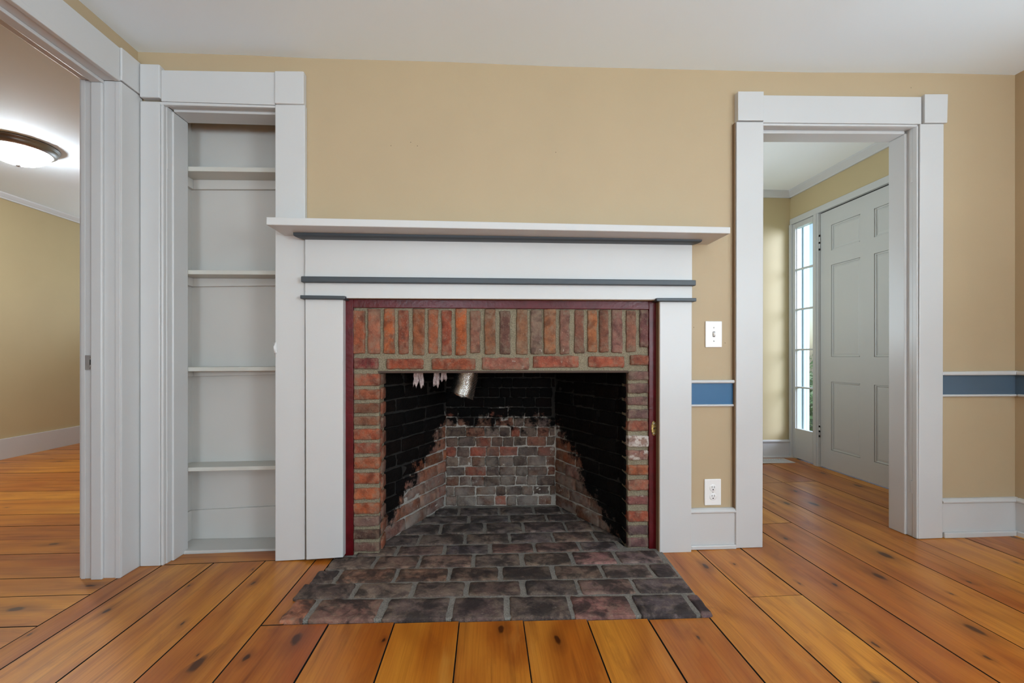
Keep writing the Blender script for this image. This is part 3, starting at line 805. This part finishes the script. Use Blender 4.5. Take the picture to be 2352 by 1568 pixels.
# ------------------------------------------------------------------ hearth
hearth = empty('brick_hearth', (.05, -.25, .0), 'low hearth of dark worn bricks laid flush in the pine floor', 'hearth')
def hearth_bed():
    bm = bmesh.new()
    out = [(-.655, -.478), (.745, -.522), (.771, -.012), (.62, .03), (.60, .12), (.40, .62), (-.235, .635), (-.47, .12), (-.46, .03), (-.630, .008)]
    top = [bm.verts.new((x, y, .0105)) for x, y in out]; bot = [bm.verts.new((x, y, -.012)) for x, y in out]
    n = len(out)
    for i in range(n): bm.faces.new((bot[i], bot[(i + 1) % n], top[(i + 1) % n], top[i]))
    bm.faces.new(top); bm.faces.new(bot[::-1]); bmesh.ops.recalc_face_normals(bm, faces=bm.faces); return mesh_from(bm)
put('mortar_bed', hearth_bed(), hearth, (0, 0, 0), 0, MORTAR_HEARTH)
HB = [
    (-0.6724, -0.5972, -0.5086, -0.3797, -0.031, 0.305, 0.1144, 0.0612),
    (-0.5821, -0.3662, -0.5086, -0.3797, -0.031, 0.162, 0.0802, 0.0612),
    (-0.3423, -0.1306, -0.5086, -0.3797, -0.031, 0.0976, 0.0685, 0.0612),
    (-0.1158, 0.0607, -0.5086, -0.3797, -0.031, 0.0648, 0.0423, 0.0423),
    (0.0785, 0.2821, -0.5086, -0.3797, -0.031, 0.0578, 0.0423, 0.0382),
    (0.2939, 0.4964, -0.5086, -0.3797, -0.031, 0.1946, 0.0844, 0.0723),
    (0.5125, 0.6979, -0.5086, -0.3797, -0.031, 0.0802, 0.0648, 0.0704),
    (0.7125, 0.7547, -0.5086, -0.3797, -0.031, 0.107, 0.0648, 0.0704),
    (-0.6863, -0.4893, -0.3677, -0.2654, -0.0232, 0.0844, 0.0578, 0.0482),
    (-0.4747, -0.277, -0.3677, -0.2654, -0.0232, 0.162, 0.117, 0.0887),
    (-0.2625, -0.0819, -0.3677, -0.2654, -0.0232, 0.107, 0.0762, 0.0612),
    (-0.0675, 0.125, -0.3677, -0.2654, -0.0232, 0.0802, 0.0513, 0.0423),
    (0.1442, 0.3325, -0.3677, -0.2654, -0.0232, 0.0545, 0.0423, 0.0395),
    (0.3452, 0.5437, -0.3677, -0.2654, -0.0232, 0.1559, 0.0908, 0.0762),
    (0.5547, 0.7537, -0.3677, -0.2654, -0.0232, 0.0976, 0.0762, 0.0762),
    (-0.671, -0.5856, -0.2534, -0.1493, -0.0155, 0.0908, 0.0648, 0.0578),
    (-0.5734, -0.36, -0.2534, -0.1493, -0.0155, 0.2159, 0.107, 0.0648),
    (-0.3497, -0.1529, -0.2534, -0.1493, -0.0155, 0.1946, 0.1022, 0.0648),
    (-0.1409, 0.0463, -0.2534, -0.1493, -0.0155, 0.0908, 0.0545, 0.0395),
    (0.0617, 0.2547, -0.2534, -0.1493, -0.0155, 0.0648, 0.0452, 0.0382),
    (0.2718, 0.4537, -0.2534, -0.1493, -0.0155, 0.107, 0.0685, 0.0513),
    (0.4638, 0.6499, -0.2534, -0.1493, -0.0155, 0.1329, 0.0931, 0.0802),
    (0.6634, 0.7511, -0.2534, -0.1493, -0.0155, 0.0887, 0.0648, 0.0648),
    (-0.6491, -0.4711, -0.1373, -0.0256, -0.0077, 0.1413, 0.1022, 0.0802),
    (-0.46, -0.2864, -0.1373, -0.0256, -0.0077, 0.162, 0.0976, 0.0723),
    (-0.2753, -0.0622, -0.1373, -0.0256, -0.0077, 0.1812, 0.107, 0.0802),
    (-0.0494, 0.1406, -0.1373, -0.0256, -0.0077, 0.1274, 0.0931, 0.0762),
    (0.157, 0.3534, -0.1373, -0.0256, -0.0077, 0.1413, 0.0976, 0.0723),
    (0.3697, 0.5433, -0.1373, -0.0256, -0.0077, 0.2542, 0.1221, 0.1119),
    (0.5596, 0.7396, -0.1373, -0.0256, -0.0077, 0.1559, 0.107, 0.1022),
    (-0.5622, -0.4013, -0.0136, 0.0781, -0.0, 0.1144, 0.0802, 0.0648),
    (-0.3896, -0.1943, -0.0136, 0.0781, -0.0, 0.1221, 0.0762, 0.0648),
    (-0.1807, 0.0078, -0.0136, 0.0781, -0.0, 0.0802, 0.0648, 0.0723),
    (0.0233, 0.2069, -0.0136, 0.0781, -0.0, 0.1221, 0.0612, 0.0513),
    (0.2204, 0.4108, -0.0136, 0.0781, -0.0, 0.117, 0.0648, 0.0545),
    (0.4243, 0.5908, -0.0136, 0.0781, -0.0, 0.1221, 0.0931, 0.0931),
    (-0.4899, -0.3204, 0.0901, 0.1998, -0.0, 0.0976, 0.0762, 0.0685),
    (-0.3101, -0.1086, 0.0901, 0.1998, -0.0, 0.107, 0.0802, 0.0685),
    (-0.0942, 0.1022, 0.0901, 0.1998, -0.0, 0.1384, 0.1022, 0.0802),
    (0.1124, 0.3098, 0.0901, 0.1998, -0.0, 0.1221, 0.0976, 0.0931),
    (0.3179, 0.5042, 0.0901, 0.1998, -0.0, 0.15, 0.0931, 0.0723),
    (0.5164, 0.6233, 0.0901, 0.1998, -0.0, 0.1022, 0.0802, 0.0723),
    (-0.421, -0.2351, 0.2118, 0.3391, -0.0, 0.0931, 0.0762, 0.0723),
    (-0.222, -0.0174, 0.2118, 0.3391, -0.0, 0.0931, 0.0802, 0.0762),
    (-0.0022, 0.1754, 0.2118, 0.3391, -0.0, 0.107, 0.0844, 0.0762),
    (0.1884, 0.3909, 0.2118, 0.3391, -0.0, 0.1441, 0.1022, 0.0931),
    (0.3995, 0.5261, 0.2118, 0.3391, -0.0, 0.1274, 0.0887, 0.0762),
    (0.5368, 0.6501, 0.2118, 0.3391, -0.0, 0.0931, 0.0762, 0.0685),
    (-0.3405, -0.1032, 0.3511, 0.4509, -0.0, 0.0887, 0.0762, 0.0723),
    (-0.0871, 0.1144, 0.3511, 0.4509, -0.0, 0.0844, 0.0762, 0.0762),
    (0.1235, 0.3104, 0.3511, 0.4509, -0.0, 0.0976, 0.0802, 0.0723),
    (0.3217, 0.4782, 0.3511, 0.4509, -0.0, 0.107, 0.0802, 0.0723),
    (0.4896, 0.5958, 0.3511, 0.4509, -0.0, 0.0931, 0.0762, 0.0685),
    (-0.2847, -0.159, 0.4629, 0.5769, -0.0, 0.0887, 0.0802, 0.0762),
    (-0.1469, 0.0625, 0.4629, 0.5769, -0.0, 0.0887, 0.0762, 0.0762),
    (0.0745, 0.254, 0.4629, 0.5769, -0.0, 0.0931, 0.0802, 0.0762),
    (0.266, 0.4114, 0.4629, 0.5769, -0.0, 0.0931, 0.0762, 0.0723),
    (0.4209, 0.5302, 0.4629, 0.5769, -0.0, 0.0887, 0.0762, 0.0723),
]
for i, (xa, xb, ya, yb, sk, r, g, b) in enumerate(HB):
    rnd = random.Random(40 + i)
    xa, xb = xa + .001, xb - .001
    me = brick_mesh(xb - xa, yb - ya, .03, 900 + i, .0055, .0024, 8, 5, 1)
    x = (xa + xb) / 2
    inside = ya > .02
    o = put('brick', me, hearth, (x, (ya + yb) / 2 + sk * (x - .05), .0 + rnd.uniform(-.001, .0015)), sk + rnd.uniform(-.006, .006), BRICK_HEARTH)
    k = HK
    o.color = (r * k, g * k, b * k, 1 - rnd.uniform(.0, .42))

# ------------------------------------------------------------------ things in the firebox
def flex_duct():
    pts = [Vector((-.090, .325, 1.12)), Vector((-.090, .32, 1.0)), Vector((-.095, .31, .86)), Vector((-.104, .295, .77)), Vector((-.126, .28, .672))]
    bm = bmesh.new(); rings = []; n = 250; seg = 40
    def P(t):
        t *= len(pts) - 1; i = min(int(t), len(pts) - 2); f = t - i
        a = pts[max(i - 1, 0)]; b = pts[i]; c = pts[i + 1]; d = pts[min(i + 2, len(pts) - 1)]
        return .5 * ((2 * b) + (c - a) * f + (2 * a - 5 * b + 4 * c - d) * f * f + (3 * b - a - 3 * c + d) * f ** 3)
    for k in range(n + 1):
        t = k / n; p = P(t); tg = (P(min(t + .01, 1)) - P(max(t - .01, 0))).normalized()
        ux = Vector((0, 1, 0)).cross(tg).normalized(); uy = tg.cross(ux)
        ring = []
        for s in range(seg):
            a = 2 * math.pi * s / seg
            ph = k * 2 * math.pi / 4.0 + a
            r = .0575 + .0022 * math.sin(ph) + .003 * noise.noise(Vector((math.cos(a) * 2, math.sin(a) * 2, k * .05)))
            q = p + ux * r * math.cos(a) + uy * r * math.sin(a)
            q.z -= .16 * (q.x - p.x)
            if k == n: q += tg * (.018 * noise.noise(Vector((a * 2.1, 3.3, 0))) - (.010 if math.cos(a) * 1 < 0 else -.004)) 
            ring.append(bm.verts.new(q))
        rings.append(ring)
    for A, B in zip(rings, rings[1:]):
        for s in range(seg): bm.faces.new((A[s], A[(s + 1) % seg], B[(s + 1) % seg], B[s]))
    return mesh_from(bm, True)
info(put('flexible_duct', flex_duct(), None, (0, 0, 0), 0, FOIL), 'ribbed aluminium flexible duct hanging down inside the firebox', 'duct')
def tuft(w, h, seed):
    bm = bmesh.new(); bmesh.ops.create_grid(bm, x_segments=14, y_segments=10, size=.5)
    for v in bm.verts:
        x, y = v.co.x, v.co.y
        rag = .35 * noise.noise(Vector((x * 6, seed, 0))) if y < -.3 else 0
        v.co = Vector((x * w * (1 + .2 * noise.noise(Vector((seed, y * 4, 0)))), .014 * noise.noise(Vector((x * 5, y * 5, seed))), (y + rag) * h))
    bmesh.ops.solidify(bm, geom=list(bm.faces), thickness=.012)
    for v in bm.verts: v.co += Vector((noise.noise(v.co * 90), noise.noise(v.co * 90 + Vector((5, 5, 5))), noise.noise(v.co * 90 + Vector((9, 1, 3))))) * .0035
    return mesh_from(bm, True)
for (x, w, h, z, s, lab) in ((-.326, .048, .12, .800, 1.3, 'largest pinkish insulation tuft hanging leftmost under the lintel'),
                             (-.241, .030, .115, .800, 4.1, 'narrow forked insulation tuft between the wide tuft and duct'),
                             (-.206, .030, .06, .795, 7.7, 'shortest insulation tuft hanging nearest the metal duct')):
    info(put('insulation_tuft', tuft(w, h, s), None, (x, .20, z), 0, FLUFF), lab, 'insulation', None, 'insulation tufts under the lintel')

# ------------------------------------------------------------------ wall strip between mantel and right doorway
t = empty('baseboard_back', (1.01, -.01, fz(1.0)), 'short white baseboard under the outlet', 'baseboard', 'structure')
zb = fz(1.0)
box('base_board', .906, 1.1145, -.016, 0, zb, .171, TRIM, t, .001)
extrude_profile('base_cap', [(0, .169), (-.020, .169), (-.024, .173), (-.024, .178), (-.018, .184), (-.010, .189), (0, .189)], 'x', .906, 1.1145, TRIM, t)
box('base_shoe', .906, 1.1145, -.027, -.016, zb, .028, TRIM, t, .004)
t = empty('trim_chair_rail', (1.01, -.01, .64), 'chair rail band painted bluer for window light between mantel and right doorway', 'chair rail', 'structure')
box('rail_band', .9055, 1.1145, -.006, 0, .6545, .7495, BLUE_WINDOW_TINT, t, .0)
box('rail_bead', .9055, 1.1145, -.020, 0, .7490, .7640, TRIM, t, .006)
box('rail_bead', .9055, 1.1145, -.014, 0, .6445, .6545, TRIM, t, .004)

def wall_plate(name, x, z, label, cat):
    t = empty(name, (x, -.003, z - .0595), label, cat)
    box('cover_plate', x - .0385, x + .0385, -.0065, 0, z - .0590, z + .0590, PLATE, t, .0035, 3)
    return t
t = wall_plate('light_switch', 1.0200, .9690, 'white toggle light switch above the blue rail', 'switch')
box('toggle_slot', 1.0148, 1.0252, -.0070, -.0062, .9570, .9810, DARK, t, 0)
hexa('toggle', [(1.0158, -.0165, .9640), (1.0242, -.0165, .9640), (1.0242, -.006, .9590), (1.0158, -.006, .9590),
                (1.0158, -.0180, .9730), (1.0242, -.0180, .9730), (1.0242, -.006, .9790), (1.0158, -.006, .9790)], PLATE, t, .001)
for z in (.9990, .9390): lathe('screw', [(.0034, 0), (.0028, .001)], (1.020, -.0066, z), SCREW, t, axis='y', seg=14)
t = wall_plate('electrical_outlet', 1.0159, .2589, 'white double electrical outlet just above the baseboard', 'outlet')
for z in (.2785, .2395):
    r = lathe('receptacle', [(.0165, 0), (.0162, .0012), (.0150, .0018)], (1.0159, -.0064, z), PLATE, t, axis='y', seg=28)
    box('slot', 1.0094, 1.0112, -.0087, -.0080, z + .0005, z + .0085, DARK, r, 0)
    box('slot', 1.0205, 1.0223, -.0087, -.0080, z - .0005, z + .0085, DARK, r, 0)
    lathe('ground_hole', [(.0028, 0), (.0026, .0006)], (1.0159, -.0081, z - .0072), DARK, r, axis='y', seg=12)
lathe('screw', [(.003, 0), (.0024, .001)], (1.0159, -.0066, .2589), SCREW, t, axis='y', seg=14)

# ------------------------------------------------------------------ right doorway trim
t = empty('trim_3', (1.6, -.02, fz(1.6)), 'white cased opening with corner blocks leading to the front hall', 'door frame', 'structure')
board('casing_board', 1.1120, 1.1145, 1.2356, 1.2400, .012, .013, 1.9180, 1.9215, -.025, 0, TRIM, t, .003)
box('casing_shadow_strip', 1.1085, 1.1119, -.021, 0, .19, 1.915, BARE_AND_SHADE, t, .0)  # thin brown strip paints the shadow along the casing's left edge
board('corner_block', 1.1185, 1.1185, 1.2372, 1.2372, 1.9215, 1.9245, 2.0505, 2.0540, -.031, 0, TRIM, t, .002)
board('head_board', 1.2376, 1.2376, 1.9870, 1.9870, 1.9190, 1.9330, 2.0412, 2.0570, -.024, 0, TRIM, t, .002)
board('head_lip', 1.2390, 1.2390, 1.9750, 1.9750, 1.9080, 1.9230, 1.9190, 1.9325, -.019, 0, TRIM, t, .003)
board('corner_block', 1.9945, 1.9945, 2.1030, 2.1065, 1.9345, 1.9380, 2.0650, 2.0685, -.033, 0, TRIM, t, .002)
board('casing_board', 1.9720, 1.9800, 2.0885, 2.0945, .034, .036, 1.9330, 1.9370, -.025, 0, TRIM, t, .003)
box('casing_edge_bead', 1.9655, 1.9725, -.023, 0, .034, 1.925, TRIM, t, .003)
box('jamb', 1.970, 1.990, -.004, .118, .034, 1.930, TRIM, t, .002)
box('door_stop', 1.957, 1.970, .028, .116, .034, 1.915, TRIM, t, .004)
box('jamb', 1.217, 1.237, -.004, .118, .013, 1.920, TRIM, t, .002)
box('door_stop', 1.237, 1.250, .028, .116, .013, 1.905, TRIM, t, .004)
board('head_jamb', 1.237, 1.237, 1.970, 1.970, 1.9120, 1.9265, 1.935, 1.935, -.004, .118, TRIM, t, .002)
board('head_stop', 1.250, 1.250, 1.957, 1.957, 1.8960, 1.9120, 1.9120, 1.9265, .028, .116, TRIM, t, .003)
for z in (1.675, .236):
    box('hinge_leaf', 1.9655, 1.9702, -.002, .010, z, z + .058, TRIM, t, .0012)

t = empty('baseboard_right_of_doorway', (2.28, -.01, .04), 'white baseboard with shoe right of the hall doorway', 'baseboard', 'structure')
box('base_board', 2.093, 2.473, -.016, 0, .036, .195, TRIM, t, .001)
extrude_profile('base_cap', [(0, .193), (-.020, .193), (-.024, .197), (-.024, .202), (-.018, .208), (-.010, .213), (0, .213)], 'x', 2.093, 2.473, TRIM, t)
box('base_shoe', 2.096, 2.473, -.030, -.016, .036, .062, TRIM, t, .004)
t = empty('baseboard_right', (2.465, -.8, .04), 'white baseboard of the side wall at the right edge', 'baseboard', 'structure')
box('base_board', 2.457, 2.473, -4.6, -.016, .036, .195, TRIM, t, .001)
extrude_profile('base_cap', [(2.473, .193), (2.453, .193), (2.449, .197), (2.449, .202), (2.455, .208), (2.463, .213), (2.473, .213)], 'y', -4.6, -.02, TRIM, t)
box('base_shoe', 2.443, 2.457, -4.6, -.03, .038, .064, TRIM, t, .004)
t = empty('trim_chair_rail_right', (2.28, -.01, .68), 'grey-blue chair rail band right of the hall doorway', 'chair rail', 'structure')
box('rail_band', 2.093, 2.473, -.006, 0, .692, .7835, BLUE_GREY, t, .0)
board('rail_bead', 2.093, 2.093, 2.473, 2.473, .7815, .7820, .7990, .8030, -.020, 0, TRIM, t, .006)
box('rail_bead', 2.093, 2.473, -.014, 0, .683, .6935, TRIM, t, .004)
t = empty('trim_chair_rail_side', (2.47, -.8, .68), 'dark grey-blue chair rail on the side wall at right', 'chair rail', 'structure')
box('rail_band', 2.467, 2.473, -4.6, -.006, .692, .7835, BLUE_GREY, t, .0)
for ya, yb_ in ((-4.6, -.018),):
    box('rail_bead', 2.453, 2.473, ya, yb_, .7825, .802, TRIM, t, .006)
    box('rail_bead', 2.459, 2.473, ya, yb_, .683, .6945, TRIM, t, .004)

# ------------------------------------------------------------------ hall: front door, sidelight, register
t = empty('trim_4', (HX - .01, .95, .04), 'white frame boards around the front door and sidelight', 'door frame', 'structure')
box('head_board', HX - .016, HX + .10, .36, 1.606, 1.9465, 1.992, DOORP, t, .002)
box('mullion_board', HX - .016, HX + .06, 1.2875, 1.338, .04, 1.9465, DOORP, t, .003)
box('mullion_bead', HX - .022, HX - .016, 1.3015, 1.316, .04, 1.9465, DOORP, t, .002)
box('corner_board', HX - .020, HX + .045, 1.585, 1.612, .04, 1.9465, DOORP, t, .003)
for k, (xa, xb, yy) in enumerate(((.045, .066, 1.572), (.066, .072, 1.585), (.072, .096, 1.560), (.096, .102, 1.580), (.102, .124, 1.566))):
    box('outer_jamb_board', HX + xa, HX + xb, yy, 1.615, .04, 1.9465, SIDING, t, .002)
box('latch_side_board', HX - .016, HX + .14, .36, .446, .04, 1.9465, DOORP, t, .003)
door = empty('door_1', (HX, 1.28, .047), 'white six-panel front door in the hall', 'door', 'structure')
DX0, DX1 = HX + .004, HX + .044
def dbox(n, ya, yb_, za, zb_, b=0): return box(n, DX0, DX1, ya, yb_, za, zb_, DOORP, door, b)
dbox('stile', 1.180, 1.2835, .047, 1.938); dbox('stile', .450, .553, .047, 1.938); dbox('stile', .812, .921, .047, 1.938)
for ya, yb_ in ((.921, 1.180), (.553, .812)):
    for za, zb_ in ((.047, .186), (.686, .866), (1.535, 1.640), (1.826, 1.938)): dbox('rail', ya, yb_, za, zb_)
    for za, zb_ in ((.186, .686), (.866, 1.535), (1.640, 1.826)):
        m = .026
        p = hexa('panel', [(DX0 + .007, ya + m, za + m), (DX0 + .013, ya - .002, za - .002), (DX0 + .013, yb_ + .002, za - .002), (DX0 + .007, yb_ - m, za + m),
                           (DX0 + .007, ya + m, zb_ - m), (DX0 + .013, ya - .002, zb_ + .002), (DX0 + .013, yb_ + .002, zb_ + .002), (DX0 + .007, yb_ - m, zb_ - m)], DOORP, door, 0)
        for a_ in ((ya, ya + .012, za, zb_), (yb_ - .012, yb_, za, zb_)): box('panel_bead', DX0 + .003, DX0 + .014, *a_, DOORP, p, .005)
        for a_ in ((za, za + .012), (zb_ - .012, zb_)): box('panel_bead', DX0 + .003, DX0 + .014, ya + .012, yb_ - .012, *a_, DOORP, p, .005)
for z, c3 in ((1.725, (1.775, 1.722, 1.672)), (.310, (.345, .308, .272))):
    h_ = lathe('hinge', [(.0055, 0), (.0055, .096)], (HX - .003, 1.2865, z - .048), DOORP, door, seg=16)
    for zz in c3: box('hinge_gap', HX - .0095, HX - .002, 1.2795, 1.2915, zz - .008, zz + .006, DARK, h_, .001)
box('door_gap_dark_strip', HX + .010, HX + .05, .446, 1.2875, 1.9385, 1.9464, DARK, t, 0)  # near-black strip filling the open gap above the door

win = empty('window_1', (HX, 1.46, .06), 'narrow five-pane sidelight window beside the front door', 'window', 'structure')
ya, yb_ = 1.338, 1.585
box('sash_stile', HX - .004, HX + .04, ya, 1.358, .05, 1.944, DOORP, win, .002)
box('sash_stile', HX - .004, HX + .04, 1.556, yb_, .05, 1.944, DOORP, win, .002)
box('sash_rail', HX - .004, HX + .04, 1.358, 1.556, 1.905, 1.944, DOORP, win, .002)
box('bottom_panel', HX - .002, HX + .03, 1.358, 1.556, .05, .288, DOORP, win, .002)
ZM = [1.905, 1.570, 1.2475, .9235, .620, .288]
for za in ZM[1:-1]: box('muntin', HX + .004, HX + .032, 1.358, 1.556, za - .0065, za + .0065, DOORP, win, .003)
for za, zb2 in zip(ZM[1:], ZM): box('pane', HX + .018, HX + .021, 1.358, 1.556, za + (.006 if za > .3 else 0), zb2 - (.006 if zb2 < 1.9 else 0), GLASS, win, 0)
for y_ in (1.358, 1.551): box('glazing_bead', HX + .008, HX + .017, y_, y_ + .005, .288, 1.905, DOORP, win, .001)

t = empty('floor_register', (2.24, 1.47, fz(2.2)), 'white slotted floor register in front of the hall end wall', 'register')
zr_ = fz(2.25) + .001
box('frame_bar', 1.98, 2.40, 1.415, 1.437, zr_, zr_ + .005, TRIM, t, .001); box('frame_bar', 1.98, 2.40, 1.533, 1.555, zr_, zr_ + .005, TRIM, t, .001)
box('frame_end', 1.98, 2.004, 1.437, 1.533, zr_, zr_ + .005, TRIM, t, .001); box('frame_end', 2.376, 2.40, 1.437, 1.533, zr_, zr_ + .005, TRIM, t, .001)
box('duct_well', 2.004, 2.376, 1.437, 1.533, zr_, zr_ + .0006, DARK, t, 0)
for k in range(18):
    x = 2.012 + k * .0205
    hexa('louvre', [(x, 1.437, zr_), (x + .003, 1.437, zr_), (x + .003, 1.533, zr_), (x, 1.533, zr_), (x + .006, 1.437, zr_ + .0045), (x + .009, 1.437, zr_ + .0045), (x + .009, 1.533, zr_ + .0045), (x + .006, 1.533, zr_ + .0045)], TRIM, t, 0)

# ------------------------------------------------------------------ ceiling lamp in the left room
CLX, CLY, CLZ = -3.073, 1.165, 2.262
t = empty('ceiling_light', (CLX, CLY, CLZ), 'lit round ceiling light with grey metal rim in the left room', 'ceiling light')
lathe('rim', [(.150, 0), (.198, 0), (.202, -.006), (.200, -.012), (.196, -.014), (.196, -.018), (.192, -.020), (.191, -.026), (.184, -.040), (.172, -.050), (.165, -.052), (.160, -.048), (.150, -.044)][::-1], (CLX, CLY, CLZ), NICKEL, t, seg=72)
bowl = [(.003, -.132)] + [(.158 * math.sin(a), -.046 - .086 * math.cos(a) ** 1.15) for a in [k / 14 * math.pi / 2 for k in range(1, 14)]] + [(.158, -.046)]
lathe('glass_bowl', bowl, (CLX, CLY, CLZ), LAMP, t, seg=64)
lathe('finial', [(.002, -.148), (.009, -.146), (.013, -.140), (.013, -.135), (.008, -.131), (.002, -.130)], (CLX, CLY, CLZ), NICKEL, t, seg=24)

# ------------------------------------------------------------------ windows behind the viewer
def house_window(name, axis, c, a0, a1, z0_, z1_, label):
    w = empty(name, (c, (a0 + a1) / 2, z0_) if axis == 'y' else ((a0 + a1) / 2, c, z0_), label, 'window', 'structure')
    def bx(n, u0, u1, d0, d1, za, zb_, m, b=.003):
        if axis == 'y': box(n, c + d0, c + d1, u0, u1, za, zb_, m, w, b)
        else: box(n, u0, u1, c + d0, c + d1, za, zb_, m, w, b)
    bx('frame_side', a0, a0 + .04, .02, .10, z0_, z1_, TRIM); bx('frame_side', a1 - .04, a1, .02, .10, z0_, z1_, TRIM)
    bx('frame_head', a0 + .04, a1 - .04, .02, .10, z1_ - .04, z1_, TRIM); bx('frame_sill', a0 + .04, a1 - .04, .02, .10, z0_, z0_ + .04, TRIM)
    zm = (z0_ + z1_) / 2; am = (a0 + a1) / 2
    bx('meeting_rail', a0 + .04, a1 - .04, .04, .08, zm - .02, zm + .02, TRIM)
    for u0, u1 in ((a0 + .04, am - .008), (am + .008, a1 - .04)):
        for za, zb_ in ((z0_ + .04, zm - .02), (zm + .02, z1_ - .04)): bx('pane', u0, u1, .058, .061, za, zb_, GLASS, 0)
    bx('muntin', am - .008, am + .008, .048, .072, z0_ + .04, zm - .02, TRIM); bx('muntin', am - .008, am + .008, .048, .072, zm + .02, z1_ - .04, TRIM)
    return w
house_window('window_2', 'y', 2.473, -2.25, -1.25, .58, 1.92, 'sash window in the right side wall nearer the fireplace')
house_window('window_3', 'y', 2.473, -4.25, -3.25, .58, 1.86, 'sash window in the right side wall behind the viewer')
house_window('window_4', 'x', -4.70, -1.05, -.05, .58, 1.86, 'left sash window of the wall behind the viewer')
house_window('window_5', 'x', -4.70, .95, 1.95, .58, 1.86, 'right sash window of the wall behind the viewer')
house_window('side_room_fill_window', 'x', 3.60, -3.45, -2.35, .58, 1.90, 'added unseen sash window for the left room fill light')

house_window('hall_fill_window', 'y', 1.05, .50, 1.22, .68, 1.72, 'added unseen window for the hall fill light')

# ------------------------------------------------------------------ outside the sidelight
g = boxes('ground', [(2.66, 30, -25, 30, -.5, -.35)], GRASS)
info(g, 'bright lawn outside the hall sidelight', 'lawn', 'structure')
def bush(seed, r):
    rnd = random.Random(seed); bm = bmesh.new()
    for k in range(900):
        d = Vector((rnd.gauss(0, 1), rnd.gauss(0, 1), rnd.gauss(0, 1))).normalized() * r * (rnd.random() ** .4)
        d.z = abs(d.z) * 1.5; s = rnd.uniform(.05, .10)
        a = Vector((rnd.gauss(0, 1), rnd.gauss(0, 1), rnd.gauss(0, 1))).normalized(); b_ = a.orthogonal().normalized()
        vs = [bm.verts.new(d + v) for v in (a * s, b_ * s * .4, -a * s, -b_ * s * .4)]; bm.faces.new(vs)
    return mesh_from(bm)
for i, (x, y, r, lab) in enumerate(((4.9, 4.1, .55, 'green garden shrub nearest outside the sidelight'), (6.6, 6.4, .9, 'larger garden shrub further behind outside the sidelight'))):
    info(put('garden_shrub', bush(i + 3, r), None, (x, y, -.35), 0, LEAF), lab, 'shrub', None, 'garden shrubs')
